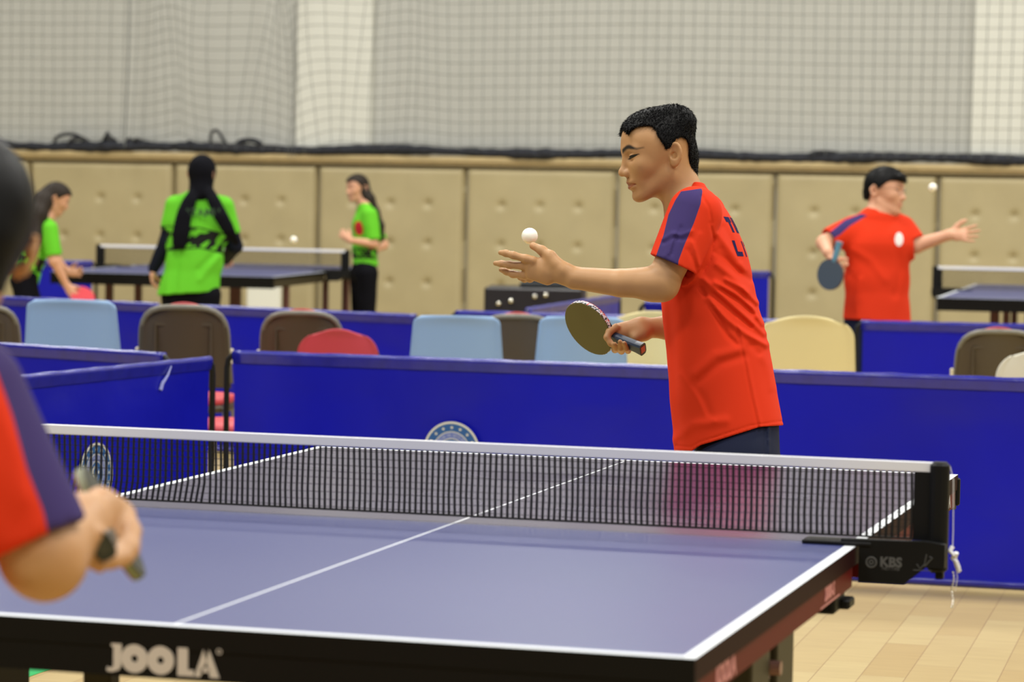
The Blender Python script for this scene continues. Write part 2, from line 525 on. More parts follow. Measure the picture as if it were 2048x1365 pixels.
SEAMS = [66, 353, 640, 935, 1236, 1552, 1878]
if 'room' in PARTS:
    f = MB(); f.box((-22, -12, -.1), (16, WALL_Y, 0)); tag(f.build('floor', floor_mat()), kind='structure')
    w = MB(); w.box((-22, WALL_Y, -.1), (16, WALL_Y+.3, 8.2)); tag(w.build('wall_back', M_WALL), kind='structure')
    # pilasters of the upper wall
    for i, (a, b) in enumerate(((598, 746), (1946, 2090))):
        xa, xb = on_y(a, 200, WALL_Y)[0], on_y(b, 200, WALL_Y)[0]
        c = MB(); c.box((xa, WALL_Y-.055, 1.60), (xb, WALL_Y, 8.0)); tag(c.build('trim_%d' % (i+3), M_PILASTER), kind='structure')
    xs = [on_y(s, 400, WALL_Y)[0] for s in SEAMS]
    xs = [xs[0]-1.13*2, xs[0]-1.13] + xs + [xs[-1]+1.17, xs[-1]+2.34, xs[-1]+3.51]
    # ledge over the pads
    l = MB(); l.box((-22, WALL_Y-.092, 1.528), (16, WALL_Y, 1.56), bev=0); l.box((-22, WALL_Y-.12, 1.56), (16, WALL_Y, 1.60)); tag(l.build('trim_1', M_TRIM), kind='structure')
    b = MB(); b.box((-22, WALL_Y-.03, 0), (16, WALL_Y, .10)); tag(b.build('trim_2', M_TRIM), kind='structure')
    names = ['left of the girl with loose long hair', 'behind the girl with loose long hair', 'between the girl with loose hair and the headscarf', 'just right of the black headscarf', 'behind the braided girl in green',
             'above the black case', 'behind the orange-red jersey of the nearer boy', 'behind the serving boy with glasses', 'at the right edge, above the net of the right table', 'far right beyond the table net']
    for i in range(1, len(xs)-2):
        x0, x1 = xs[i]+.006, xs[i+1]-.006; z0, z1 = .11, 1.515
        nx, nz = 58, 70; vs = []; fs = []
        for j in range(nz+1):
            for k in range(nx+1):
                x = x0+(x1-x0)*k/nx; z = z0+(z1-z0)*j/nz
                ed = min(x-x0, x1-x, z-z0, z1-z)
                t = .085*(1-max(0, 1-ed/.035)**2.2)
                t += .012*math.sin(math.pi*k/nx)*math.sin(math.pi*j/nz)
                for bx in (.28, .57, .86):
                    for bz in (1.215, .895, .575, .27):
                        d2 = (x-x0-bx*(x1-x0)/1.13)**2+(z-bz)**2
                        if d2 < .02: t -= .034*math.exp(-d2/.0007)
                t += .003*math.sin(x*9+z*5+i)*math.sin(z*7-i)
                vs.append((x, WALL_Y-.002-t, z))
        for j in range(nz):
            for k in range(nx):
                a = j*(nx+1)+k; fs.append((a, a+1, a+nx+2, a+nx+1))
        n0 = len(vs); ring = [k for k in range(nx+1)] + [(j+1)*(nx+1)-1 for j in range(1, nz+1)] + [nz*(nx+1)+k for k in range(nx-1, -1, -1)] + [j*(nx+1) for j in range(nz-1, 0, -1)]
        for r_ in ring: vs.append((vs[r_][0], WALL_Y-.0005, vs[r_][2]))
        for k in range(len(ring)): fs.append((ring[k], n0+k, n0+(k+1) % len(ring), ring[(k+1) % len(ring)]))
        fs.append(tuple(range(n0, n0+len(ring))))
        o = mesh_obj('wall_pad', vs, fs, M_PAD, smooth=True)
        tag(o, 'tan buttoned wall pad ' + names[min(i-1, len(names)-1)], 'wall pad', 'buttoned pads along the back wall')
    # the tall ball-stop net hung in front of the wall
    root = empty('hall_net', (on_y(1000, 300, WALL_Y)[0], WALL_Y-.35, 1.62))
    tag(root, 'large dark ball-stop net hanging in front of the pale wall', 'net')
    ny = WALL_Y-.30
    def wav(x, z):
        L = math.exp(-((x+6.9)/1.1)**2)          # bunched drape over the left part
        h = min(1, max(0, (z-1.65)/1.4))
        dx = .10*L*math.sin(5.5*x+.9*z)*(.5+h) + .035*L*math.sin(13*x-2.2*z) + .012*math.sin(2.1*x+z)
        dz = .07*L*math.sin(3.1*x+.6) + .012*math.sin(1.3*x)+.035*L*math.sin(9*x+z)
        dy = .07*math.sin(2.3*x+.4*z) + .09*L*math.sin(6*x)
        return Vector((x+dx, ny+dy-.15*0, z+dz))
    nb = MB(); cell = .095; X0, X1 = -10.6, 2.9; Z0, Z1 = 1.66, 3.9; wd = .0024
    nxn = int((X1-X0)/cell); nzn = 14
    for i in range(nxn+1):
        x = X0+i*cell; pts = [wav(x, Z0+(Z1-Z0)*j/26) for j in range(27)]
        vs = []
        for p in pts: vs += [p-Vector((wd*1.3, 0, 0)), p+Vector((wd*1.3, -.004, 0))]
        nb.add(vs, [(2*j, 2*j+1, 2*j+3, 2*j+2) for j in range(26)])
    for j in range(int((Z1-Z0)/cell)+1):
        z = Z0+.03+j*cell; n = nxn*2; pts = [wav(X0+(X1-X0)*i/n, z) for i in range(n+1)]
        vs = []
        for p in pts: vs += [p-Vector((0, 0, wd*.85)), p+Vector((0, -.004, wd*.85))]
        nb.add(vs, [(2*i, 2*i+2, 2*i+3, 2*i+1) for i in range(n)])
    # pull cord where the drape is gathered
    xc = on_y(246, 200, ny)[0]
    nb.tube([wav(xc, z)+Vector((.0, -.03, 0)) for z in np.linspace(1.62, 3.85, 20)], .006, 6)
    nb.build('mesh', M_NET, root, loc=-Vector(root.location))
    rb = MB(); r_ = random.Random(5)
    ztop = 1.565+.075
    yr = WALL_Y-.10
    pts = []; rr = []
    x = X0
    while x < X1:
        pts.append(Vector((x, yr+.012*math.sin(7*x), 1.60+.036+.010*math.sin(3*x)+.006*r_.random()))); rr.append(.036+.012*r_.random()+.006*math.sin(5*x)); x += .05
    rb.tube(pts, rr, 9)
    def lump(u, v, a, h, r):
        c = on_y(u, v, yr); s = 1/260
        rb.tube([Vector((c[0]+a*math.cos(t)*s, yr-.02, c[2]+h*math.sin(t)*s)) for t in np.linspace(math.pi, 0, 12)], r, 7)
    lump(140, 284, 34, 17, .016); lump(160, 288, 22, 12, .02)
    lump(500, 290, 26, 10, .022); lump(1650, 312, 30, 7, .02)
    c = on_y(437, 285, yr); s = 1/260
    rb.tube([Vector((c[0]+(x-437)*s, yr-.02, c[2]+(285-y)*s)) for x, y in ((424, 290), (420, 275), (424, 262), (433, 259), (441, 264), (449, 278), (458, 290))], .014, 7)
    for u, v, h in ((216, 285, 22), (222, 285, 12), (260, 288, 12), (275, 286, 9), (290, 289, 6), (380, 290, 8)):
        c = on_y(u, v, yr); rb.tube([Vector((c[0]-8*s, yr, c[2])), Vector((c[0], yr-.02, c[2]+h*s)), Vector((c[0]+10*s, yr, c[2]))], [.03, .014, .03], 7)
    rb.build('rolled_hem', M_NETROLL, root, smooth=True, loc=-Vector(root.location))
    # painted line on the floor, seen under the near end of the table
    g = MB(); g.box((-1.985, -2, 0.0008), (-1.90, 4.6, .0016)); tag(g.build('trim_5', mat('green_floor_paint', srgb(52, 168, 84), .4)), kind='structure')

# ------------------------------------------------------------------ table tennis tables
def navy_top(rough, col=srgb(57, 63, 114)):
    m, nt, b = new_mat('table_top')
    b.inputs['Base Color'].default_value = (*col, 1); b.inputs['Roughness'].default_value = rough
    b.inputs['Specular IOR Level'].default_value = .5
    tc = nt.nodes.new('ShaderNodeTexCoord'); n = nt.nodes.new('ShaderNodeTexNoise'); n.inputs['Scale'].default_value = 1.3; n.inputs['Detail'].default_value = 2
    nt.links.new(tc.outputs['Object'], n.inputs['Vector'])
    r = nt.nodes.new('ShaderNodeMapRange'); r.inputs['To Min'].default_value = rough*.9; r.inputs['To Max'].default_value = rough*1.12
    nt.links.new(n.outputs['Fac'], r.inputs['Value']); nt.links.new(r.outputs['Result'], b.inputs['Roughness'])
    return m
M_TOPLINE = mat('white_line_paint', srgb(228, 232, 236), .42)
M_EDGE = mat('edge_dark', srgb(36, 12, 12), .6, spec=.06)
M_APRON = mat('apron_black', (.005, .0045, .004), .5, spec=.15)
M_RED = mat('apron_red', srgb(86, 9, 9), .55, spec=.12)
M_LEG = mat('leg_olive', srgb(54, 48, 33), .5, spec=.2)
M_LEGR = mat('leg_maroon', srgb(96, 58, 54), .45)
M_PRINT = mat('grey_white_print', srgb(196, 188, 178), .5)
M_PINK = mat('pink_white_print', srgb(190, 120, 120), .5)
M_STRAND = mat('net_strand', (.013, .012, .010), .7)

def net_set(root, strands=(.0112, .0132), fine=True, brand=True):
    """net across x, posts outside the table; origin at floor below the middle of the net"""
    H = .76; zt = H+.1525; xl = .905
    t = MB(); t.box((-xl, -.0035, zt-.019), (xl, .0035, zt), bev=.003); t.build('top_tape', M_WHITE, root)
    n = MB(); wv = .0026 if fine else .0018; wh = .00062 if fine else .0009
    k = int(2*xl/strands[0])
    for i in range(k+1):
        x = -xl+i*strands[0]; dx = (.0006*math.sin(i*1.7)+.0018*math.sin(i*.21)) if fine else 0
        n.tube([(x, 0, zt-.018), (x+dx*.6, .0005, zt-.06), (x+dx, 0, zt-.10), (x+dx*.5-(.006 if x < -.5 else 0), 0, H+.014)], wv, 5)
    for j in range(10):
        z = H+.020+j*strands[1]
        if z > zt-.02: break
        n.tube([(x, .001+.0004*math.sin(x*90), z+.0012*math.sin(x*7+j)) for x in np.linspace(-xl, xl, 60)], wh, 4)
    n.tube([(-xl, 0, H+.014), (xl, 0, H+.014)], .0022, 6)
    n.build('mesh', M_STRAND, root)
    for s in (-1, 1):
        p = MB()
        p.box((min(s*.886, s*.921), -.016, H-.045) if s > 0 else (-.921, -.016, H-.045), (max(s*.886, s*.921), .016, zt+.001) if s > 0 else (-.886, .016, zt+.001), bev=.012)
        p.box((min(s*.900, s*.915), -.010, H-.056), (max(s*.900, s*.915), .010, H-.044), bev=.004)
        p.box((min(s*.858, s*.887), -.004, H+.012), (max(s*.858, s*.887), .004, zt-.018))
        po = p.build('post', M_BLACKP, root)
        c = MB()
        poly = [(.735, H+.003), (.735, H+.012), (.886, H+.014), (.921, H+.010), (.921, H-.032), (.888, H-.032), (.850, H-.064), (.768, H-.064), (.768, H+.003)]
        poly = [(s*x, z) for x, z in poly]
        c.prism(poly if s > 0 else poly[::-1], -.042, -.020)
        c.box((min(s*.665, s*.79), -.045, H+.0005), (max(s*.665, s*.79), .020, H+.0075), bev=.003)
        co = c.build('clamp', M_BLACKP, root)
        if s > 0 and brand:
            tb = MB(); F = frame4((.826, -.0424, H-.026), (1, 0, 0), (0, 0, 1))
            v, fc = text_geo('KBS', .0235, .0004, .0009); tb.add([F @ p for p in v], fc)
            F = frame4((.826, -.0424, H-.037), (1, 0, 0), (0, 0, 1))
            v, fc = text_geo('NETTAB', .0085, .0004); tb.add([F @ p for p in v], fc)
            tb.tube([(.791+.0088*math.cos(a), -.0426, H-.027+.0088*math.sin(a)) for a in np.linspace(0, 6.283, 20)[:-1]], .0017, 5, closed=True)
            tb.tube([(.791+.0035*math.cos(a), -.0426, H-.027+.0035*math.sin(a)) for a in np.linspace(0, 6.283, 12)[:-1]], .0014, 5, closed=True)
            tb.build('brand_print', mat('grey_print', srgb(84, 84, 84), .6), co)
            # figure-like swoosh mark
            sb = MB()
            sb.tube([(.872, -.0426, H-.026), (.878, -.0426, H-.034), (.886, -.0426, H-.026), (.889, -.0426, H-.008)], .0011, 5)
            sb.tube([(.886, -.0426, H-.030), (.894, -.0426, H-.020), (.900, -.0426, H-.014), (.894, -.0426, H-.012)], .0011, 5)
            sb.tube([(.866, -.0426, H-.037), (.899, -.0426, H-.037)], .0008, 5)
            sb.build('figure_mark', mat('grey_print_faint', srgb(70, 70, 70), .6), co)
    if fine:
        w = MB()
        w.tube([(.921, 0, zt-.006), (.928, -.003, zt-.03), (.930, -.004, zt-.12), (.930, -.005, H+.005)], .0008, 5)
        kn = [(.930, -.006, H+.004), (.926, -.010, H-.004), (.934, -.012, H-.010), (.930, -.006, H-.016), (.937, -.010, H-.022), (.942, -.008, H-.034), (.944, -.008, H-.040), (.938, -.006, H-.030), (.934, -.006, H-.018), (.938, -.012, H-.006)]
        w.tube(kn, .0042, 6)
        w.tube([(.934, -.006, H-.02), (.940, -.006, H-.05), (.937, -.006, H-.075)], .0007, 5)
        w.build('tension_cord', M_WHITE, root)
        ch = MB()
        for i in range(13):
            z = H-.042-i*.0052
            ch.lathe([(.0001, -.0022), (.0018, -.0012), (.0023, 0), (.0018, .0012), (.0001, .0022)], 8, Matrix.Translation((.932+.0016*math.sin(i*.8), -.006, z)))
        ch.build('bead_chain', mat('chrome', (.75, .75, .72), .2, 1.0), root)

def tt_table(name, loc, rz, label, main=False, net_label=None, leg=None):
    root = empty(name, loc, rz); tag(root, label, 'table')
    H = .76; hx, hy = .7625, 1.37
    for s in (-1, 1):
        y0, y1 = (-hy, -.002) if s < 0 else (.002, hy)
        t = MB(); xc = [-hx, -hx+.02, -.002, .002, hx-.02, hx]; ys = [y0, y0+.02, y1] if s < 0 else [y0, y1-.02, y1]
        eth = .034 if main else .022
        for i in range(5):
            for j in range(2):
                edge = i in (0, 4) or (j == 0 if s < 0 else j == 1)
                t.mi = 1 if (edge or i == 2) else 0
                t.add([(xc[i], ys[j], H), (xc[i+1], ys[j], H), (xc[i+1], ys[j+1], H), (xc[i], ys[j+1], H)], [(0, 1, 2, 3)])
        t.mi = 2
        t.add([(-hx, y0, H), (hx, y0, H), (hx, y1, H), (-hx, y1, H), (-hx, y0, H-eth), (hx, y0, H-eth), (hx, y1, H-eth), (-hx, y1, H-eth)],
              [(0, 4, 5, 1), (1, 5, 6, 2), (2, 6, 7, 3), (3, 7, 4, 0), (4, 7, 6, 5)])
        t.m[-5] = 3; t.m[-3] = 3
        top = t.build('table_half', [(navy_top(.27, srgb(58, 52, 86)) if s > 0 else navy_top(.36)) if main else navy_top(.38), M_TOPLINE, M_EDGE if main else M_APRON, M_APRON], root)  # main table: far half's duller mauve base colour stands in for its different reflections
        zb = H-.077; a = MB(); ins = .002
        e = y0 if s < 0 else y1; e2 = e + (.03 if s < 0 else -.03)
        a.box((-hx+ins, min(e, e2)+(ins if s < 0 else 0), zb), (hx-ins, max(e, e2)-(0 if s < 0 else ins), H-eth-.0005))
        ao = a.build('end_apron', M_APRON, root)
        r = MB()
        for q_ in (-1, 1):
            xx = sorted((q_*(hx-ins), q_*(hx-.03)))
            yy = (y0+.031, y1-.06) if s < 0 else (y0+.06, y1-.031)
            r = MB(); r.box((xx[0], yy[0], H-.070), (xx[1], yy[1], H-eth-.0005))
            so = r.build('side_apron', M_RED if main else M_LEG, root)
        if main and s < 0:
            tb = MB(); cx = -.095; F = frame4((-.013, -1.3694, .7105), (1, 0, 0), (0, 0, 1))
            def strip(pts2): tb.prism(pts2, -1.3702, -1.3680)
            def ring(cx, cz, ro, ri, a0=0, a1=360, n=28):
                ks = [math.radians(a0+(a1-a0)*i/n) for i in range(n+1)]
                for i in range(n):
                    strip([(cx+ro*math.cos(ks[i]), cz+ro*math.sin(ks[i])), (cx+ro*math.cos(ks[i+1]), cz+ro*math.sin(ks[i+1])), (cx+ri*math.cos(ks[i+1]), cz+ri*math.sin(ks[i+1])), (cx+ri*math.cos(ks[i]), cz+ri*math.sin(ks[i]))])
            z0, z1 = .6895, .7295; zc = .7095
            # J O O L A in heavy letters with serif-like feet
            strip([(-.0895, z1), (-.0895, z1-.004), (-.086, z1-.005), (-.086, z0+.008), (-.090, z0+.004), (-.096, z0+.006), (-.096, z0), (-.088, z0-.001), (-.078, z0+.002), (-.074, z0+.008), (-.0735, z1)])
            ring(-.0535, zc, .0205, .0052); ring(-.0135, zc, .0205, .0052)
            strip([(.0125, z1), (.0125, z0), (.037, z0), (.037, z0+.009), (.028, z0+.009), (.028, z1)])
            strip([(.038, z0), (.052, z1), (.060, z1), (.057, z1-.014), (.047, z0)]); strip([(.052, z1), (.060, z1), (.076, z0), (.062, z0)]); strip([(.047, z0+.007), (.062, z0+.007), (.060, z0+.014), (.050, z0+.014)])
            ring(.0755, z1-.002, .0042, .0028, n=10)
            tb.build('brand_print', M_PRINT, ao)
            sb = MB(); F = frame4((hx-ins+.0003, -1.155, .7095), (0, 1, 0), (0, 0, 1))
            v, fc = text_geo('JOOLA', .044, .0004, .0018); sb.add([F @ (p_*1.0) for p_ in v], fc)
            F = frame4((hx-ins+.0003, -.295, .711), (0, 1, 0), (0, 0, 1))
            v, fc = text_geo('2000-S', .034, .0004, .0012); sb.add([F @ p_ for p_ in v], fc)
            F = frame4((hx-ins+.0003, -.295, .694), (0, 1, 0), (0, 0, 1))
            sb.add([F @ Vector(p_) for p_ in ((-.09, -.002, 0), (.10, -.002, 0), (.10, .001, 0), (-.09, .001, 0), (-.09, -.002, .0005), (.10, -.002, .0005), (.10, .001, .0005), (-.09, .001, .0005))], [(0, 3, 2, 1), (4, 5, 6, 7), (0, 1, 5, 4), (1, 2, 6, 5), (2, 3, 7, 6), (3, 0, 4, 7)])
            sb.build('brand_print', M_PINK, so)
        if main and s > 0:
            sb = MB(); F = frame4((hx-ins+.0003, 1.20, .7095), (0, 1, 0), (0, 0, 1))
            v, fc = text_geo('JOOLA', .040, .0004, .0012); sb.add([F @ p_ for p_ in v], fc)
            sb.build('brand_print', mat('white_print', srgb(205, 205, 205), .5), so)
            cb = MB(); cb.box((.745, 1.362, .690), (.768, 1.378, .752), bev=.006); cb.build('corner_guard', M_BLACKP, root)
    if main:
        for q_ in (-1, 1):
            for y in (-.66, -.45, .45, .66):
                xq = .70 if y < 0 else .45
                l = MB(); l.box((q_*xq-.016, y-.075, 0.0), (q_*xq+.016, y+.075, .685), bev=.006); l.build('leg', M_LEG, root)
            k = MB(); k.tube([(q_*.70, -.565, .62), (q_*.73, -.565, .62)], .012, 10); k.tube([(q_*.70, -.59, .60), (q_*.70, -.54, .60)], .008, 6); k.build('hinge_bolt', mat('bolt', srgb(150, 110, 100), .4), root)
        l = MB(); l.box((-.336, -.92, 0), (-.288, -.88, .70), bev=.004); l.build('leg', M_LEG, root)
        l = MB(); l.box((.288, -.92, 0), (.336, -.88, .70), bev=.004); l.build('leg', M_LEG, root)
        c = MB(); c.box((.70, -.16, .652), (.748, -.055, .692), bev=.008); c.box((.735, -.11, .655), (.765, -.05, .672), bev=.006); c.build('lock_lever', M_BLACKP, root)
    else:
        for x, y, wl in leg:
            l = MB(); l.box((x-wl, y-.03, 0), (x+wl, y+.03, .70), bev=.008); l.build('leg', M_LEGR, root)
        for yy in (-.525, .525): br = MB(); br.box((-.55, yy-.025, .28), (.55, yy+.025, .33)); br.build('cross_bar', M_LEG, root)
    nr = empty('table_tennis_net', loc, rz); tag(nr, net_label, 'net')
    net_set(nr, fine=main, strands=(.0112, .0132) if main else (.013, .014), brand=main)
    return root

if 'table' in PARTS:
    tt_table('table_tennis_table', (0, 0, 0), 0, 'nearest table, blue-violet top with white edge lines, black end apron and red sides', main=True,
             net_label='net in sharp detail across the nearest table, white top tape, black clamp at right')
    a = np.array(on_z(89, 544, .76)); b = np.array(on_z(557, 554, .76))
    rz = math.atan2(b[1]-a[1], b[0]-a[0])*.5
    mid = (a+b)/2; c = mid + np.array((-math.sin(rz), math.cos(rz), 0))*1.37
    tt_table('table_tennis_table', (c[0], c[1], 0), rz, 'distant table at left between the girls in green jerseys', leg=[(on_y(u, 600, c[1]+yy)[0]-c[0]+rz*yy, yy, wl) for u, yy, wl in ((223, -.9, .022), (279, -.9, .02), (468, -.7, .036), (566, -.9, .018), (646, .3, .018), (687, .75, .024))],
             net_label='net on the distant left table, with a ball just above its tape')
    a = np.array(on_z(1854, 595, .76)); b = np.array(on_z(2048, 599, .76))
    c = (a[0]+.7625, a[1]+1.40)
    tt_table('table_tennis_table', (c[0], c[1], 0), .04, 'distant table cut off by the right edge of the photo', leg=[(on_y(u, 620, c[1]-.8)[0]-c[0], -.8, wl) for u, wl in ((1980, .028), (2003, .020), (2050, .028), (2150, .028))] + [(-.45, .8, .02), (.45, .8, .02)],
             net_label='net on the distant table at the right edge')
# ------------------------------------------------------------------ blue court barriers
def emblem(M, r, parent):
    """round crest: pale rim, teal ring with stars, lettered band, crescent and star; M maps x,z in the panel plane, -y outwards"""
    cr = mat('crest_cream', srgb(206, 204, 190), .5); te = mat('crest_teal', srgb(36, 84, 142), .5); li = mat('crest_lilac', srgb(96, 112, 176), .5)
    c = MB()
    def disc(ra, rb, y, mi, n=48):
        c.mi = mi
        vs = []
        for k in range(n):
            a = 2*math.pi*k/n
            vs += [(ra*math.cos(a), y, ra*math.sin(a)), (rb*math.cos(a), y, rb*math.sin(a)), (ra*math.cos(a), 0, ra*math.sin(a))]
        fs = [(3*k+1, 3*k, 3*((k+1) % n), 3*((k+1) % n)+1) for k in range(n)] + [(3*k, 3*k+2, 3*((k+1) % n)+2, 3*((k+1) % n)) for k in range(n)]
        c.add([M @ Vector(v) for v in vs], fs)
    disc(r, r*.93, -.0016, 0); disc(r*.93, r*.66, -.0013, 1); disc(r*.66, r*.63, -.0019, 0); disc(r*.63, r*.43, -.0015, 2); disc(r*.43, r*.40, -.0019, 0); disc(r*.40, .0001, -.0014, 1)
    c.mi = 0
    def star(cx, cz, s, y=-.002):
        vs = [(cx, y, cz)]
        for k in range(10):
            a = math.pi/2+k*math.pi/5; q = s if k % 2 == 0 else s*.45
            vs.append((cx+q*math.cos(a), y, cz+q*math.sin(a)))
        c.add([M @ Vector(v) for v in vs], [(0, k, k % 10+1) for k in range(1, 11)])
    for k in range(16):
        a = math.pi/2+k*2*math.pi/16; star(r*.795*math.cos(a), r*.795*math.sin(a), r*.068)
    # crescent and star
    n = 16; A = [math.radians(40+280*i/n) for i in range(n+1)]
    o_ = [(-.08*r+.20*r*math.cos(a), -.002, .06*r+.20*r*math.sin(a)) for a in A]; i_ = [(-.03*r+.155*r*math.cos(a), -.002, .06*r+.155*r*math.sin(a)) for a in A]
    c.add([M @ Vector(v) for v in o_+i_], [(k, k+1, n+2+k, n+1+k) for k in range(n)])
    star(.15*r, .06*r, .09*r)
    c.mi = 3
    s = 'T.C. GENÇLİK VE SPOR BAKANLIĞI '
    for k, ch in enumerate(s):
        if ch == ' ': continue
        a = math.radians(200 - 222*k/(len(s)-1)); 
        v, f = text_geo(ch, r*.14, 0, .0003)
        px_, pz = r*.525*math.cos(a), r*.525*math.sin(a); t = a-math.pi/2
        c.add([M @ Vector((px_+p.x*math.cos(t)-p.y*math.sin(t), -.002, pz+p.x*math.sin(t)+p.y*math.cos(t))) for p in v], f)
    c.build('crest', [cr, te, li, mat('crest_letter', srgb(150, 158, 190), .5)], parent)

M_SCUFF = mat('pale_scuff', srgb(150, 155, 215), .5)
def barrier(x0, y0, x1, y1, label, h=.755, crest=None, group='blue court barriers', seed=0, posts=(True, True), lean=0.0, z0=0.0, scuff=False):
    dx, dy = x1-x0, y1-y0; Lg = math.hypot(dx, dy); rz = math.atan2(dy, dx)
    root = empty('court_barrier', (x0, y0, z0), rz); root.rotation_euler = (lean, 0, rz)
    tag(root, label, 'barrier', group)
    r = random.Random(seed); ph = [r.uniform(0, 6) for _ in range(6)]
    m = .045
    def bump(x, z):
        e = min(1, min(x-m, Lg-m-x)/.1+.2)*min(1, (h-.07-z)/.1+.1)*min(1, z/.1+.1)
        return (.007*math.sin(4.3*x+ph[0]+2*z)+.005*math.sin(9*x-5*z+ph[1])+.003*math.sin(17*x+4*z+ph[2]) + .006*math.sin(3*z+ph[3]+2*x))*max(0, e)
    p = MB(); nx = max(12, int(Lg/.05)); zs = [.03, .06, .10, .18, .28, .38, .48, .56, .62, h-.06, h-.032]
    for side in (-1, 1):
        vs = []
        for z in zs:
            for i in range(nx+1):
                x = m+(Lg-2*m)*i/nx
                vs.append((x, side*.004-bump(x, z), z))
        fs = []
        for j in range(len(zs)-1):
            for i in range(nx):
                a = j*(nx+1)+i; f = (a, a+1, a+nx+2, a+nx+1); fs.append(f if side < 0 else f[::-1])
        p.add(vs, fs)
    p.build('cover', M_BLUE, root, smooth=True)
    # sleeve around the top tube and the hem at the floor
    n = 10
    for zc, rad, drop in ((h-.014, .014, .034), (.030, .016, -.02)):
        s = MB()
        sec = [(rad*math.cos(a), rad*math.sin(a)) for a in np.linspace(-.35, math.pi+.35, n)]
        sec = [(.0075, -drop if drop > 0 else -.018)] + sec + [(-.0075, -drop if drop > 0 else -.018)]
        if drop < 0: sec = [(rad*math.cos(a), rad*math.sin(a)) for a in np.linspace(0, 2*math.pi, n+2)]
        nn = max(10, int(Lg/.04)); vs = []
        for i in range(nn+1):
            x = m-.008+(Lg-2*m+.016)*i/nn
            w = 1+.06*math.sin(40*x+ph[4])+.05*math.sin(23*x+ph[5])
            for a, b in sec: vs.append((x, a*w, zc+b*(w if b > 0 else 1)))
        k = len(sec); fs = []
        for i in range(nn):
            for j in range(k-1): fs.append((i*k+j, (i+1)*k+j, (i+1)*k+j+1, i*k+j+1))
        fs.append(tuple(range(k))); fs.append(tuple(range(nn*k, nn*k+k))[::-1])
        s.add(vs, fs)
        s.build('top_sleeve' if drop > 0 else 'bottom_hem', M_BLUEBAND, root, smooth=True)
    f = MB()
    f.tube([(.012, 0, .035), (.012, 0, h-.07), (.018, 0, h-.035), (.036, 0, h-.018), (.06, 0, h-.014), (Lg-.06, 0, h-.014), (Lg-.036, 0, h-.018), (Lg-.018, 0, h-.035), (Lg-.012, 0, h-.07), (Lg-.012, 0, .035)], .0115, 8)
    f.tube([(.012, 0, .03), (Lg-.012, 0, .03)], .010, 8)
    f.build('frame', M_BLACK, root, smooth=True)
    for x in (.012, Lg-.012):
        b = MB(); b.tube([(x, -.19, .012), (x, -.10, .016), (x, 0, .034), (x, .10, .016), (x, .19, .012)], .011, 8); b.build('foot', M_BLACK, root, smooth=True)
    if crest:
        cx, cz, rad = crest
        emblem(Matrix.Translation((cx, -.016, cz)), rad, root)
    if scuff:
        q_ = MB(); 
        q_.tube([(Lg-.34, -.017, h-.02), (Lg-.36, -.015, h-.05), (Lg-.40, -.012, h-.085)], [.002, .004, .006], 5)
        q_.tube([(Lg-.39, -.013, h-.07), (Lg-.405, -.012, h-.10)], [.005, .007], 5)
        q_.build('scuff_mark', M_SCUFF, root)
    return root

if 'barriers' in PARTS:
    barrier(-2.44, 5.0, -.66, 5.0, 'long blue barrier with a round crest, directly behind the nearest table', crest=(.90, .416, .106), seed=1)
    barrier(-.64, 5.0, 1.35, 5.0, 'plain blue barrier running off to the right behind the boy in the orange-red jersey', seed=2)
    A = np.array((-2.335, 4.64)); dr = np.array((-.148, -1.181)); dr /= np.linalg.norm(dr)
    B = A + dr*2.0
    # where the second crest sits on the side barrier
    ray = P(183, 949, 1.0)-C0; n2 = np.array((dr[1], -dr[0]))
    t = ((A-C0[:2]) @ n2)/(ray[:2] @ n2); hit = C0+ray*t
    barrier(B[0], B[1], A[0], A[1], 'blue barrier set at an angle at left, with a round crest seen through the net', crest=(float((hit[:2]-B) @ -dr), float(hit[2]), .106), seed=3, scuff=True)
    p0 = on_z(0, 685, .755); p1 = on_z(345, 706, .755)
    d = (p1-p0)[:2]; d /= np.linalg.norm(d); s0 = p1[:2]-d*1.78
    barrier(s0[0], s0[1], p1[0], p1[1], 'blue barrier at left behind the angled one, pale worn top edge', seed=4)
    p0 = on_z(0, 592, .755); p1 = on_z(845, 629, .755); mid = p0+(p1-p0)*.42
    barrier(mid[0]+.02, mid[1], p1[0], p1[1], 'blue barrier of the far row behind the brown and light blue chairs', seed=5)
    e = p0-(p1-p0)*.25
    barrier(e[0], e[1], mid[0]-.02, mid[1], 'blue barrier of the far row behind the leftmost chairs', seed=6)
    p0 = on_z(898, 620, .755)
    barrier(p0[0], p0[1], p0[0]+1.85, p0[1]+.06, 'blue barrier of the far row in front of the black case', seed=7)
    p0 = on_z(1708, 640, .755)
    barrier(p0[0], p0[1], p0[0]+1.9, p0[1]+.25, 'blue barrier of the far row at right, under the boy with glasses', seed=8)
    # barriers further off
    p0 = P(1040, 622, 18.2); p0 = on_z(1052, 616, .755); p1 = on_z(1262, 584, .755)
    d = (p1-p0)[:2]; L_ = np.linalg.norm(d); d /= L_
    barrier(p0[0], p0[1], p0[0]+d[0]*2.3, p0[1]+d[1]*2.3, 'blue barrier seen end-on behind the nearer boy\'s elbow', seed=9)
    # two leaning by the back wall
    def parked(xl, xr, top, depth, lab, sd):
        a = P(xl, top, depth); b = P(xr, top, depth)
        barrier(a[0], min(a[1], WALL_Y-.35), b[0], min(b[1], WALL_Y-.35), lab, h=.78, z0=0.0, seed=sd, group=None)
    parked(60, 196, 520, 21.2, 'blue barrier beyond the left table, behind the girl with loose long hair', 10)
    parked(1340, 1550, 545, 21.6, 'blue barrier by the back wall, right of the nearer boy\'s back', 11)
    parked(1276, 1440, 600, 15.6, 'blue barrier partly hidden by the nearer boy, beyond the cream chairs', 12)

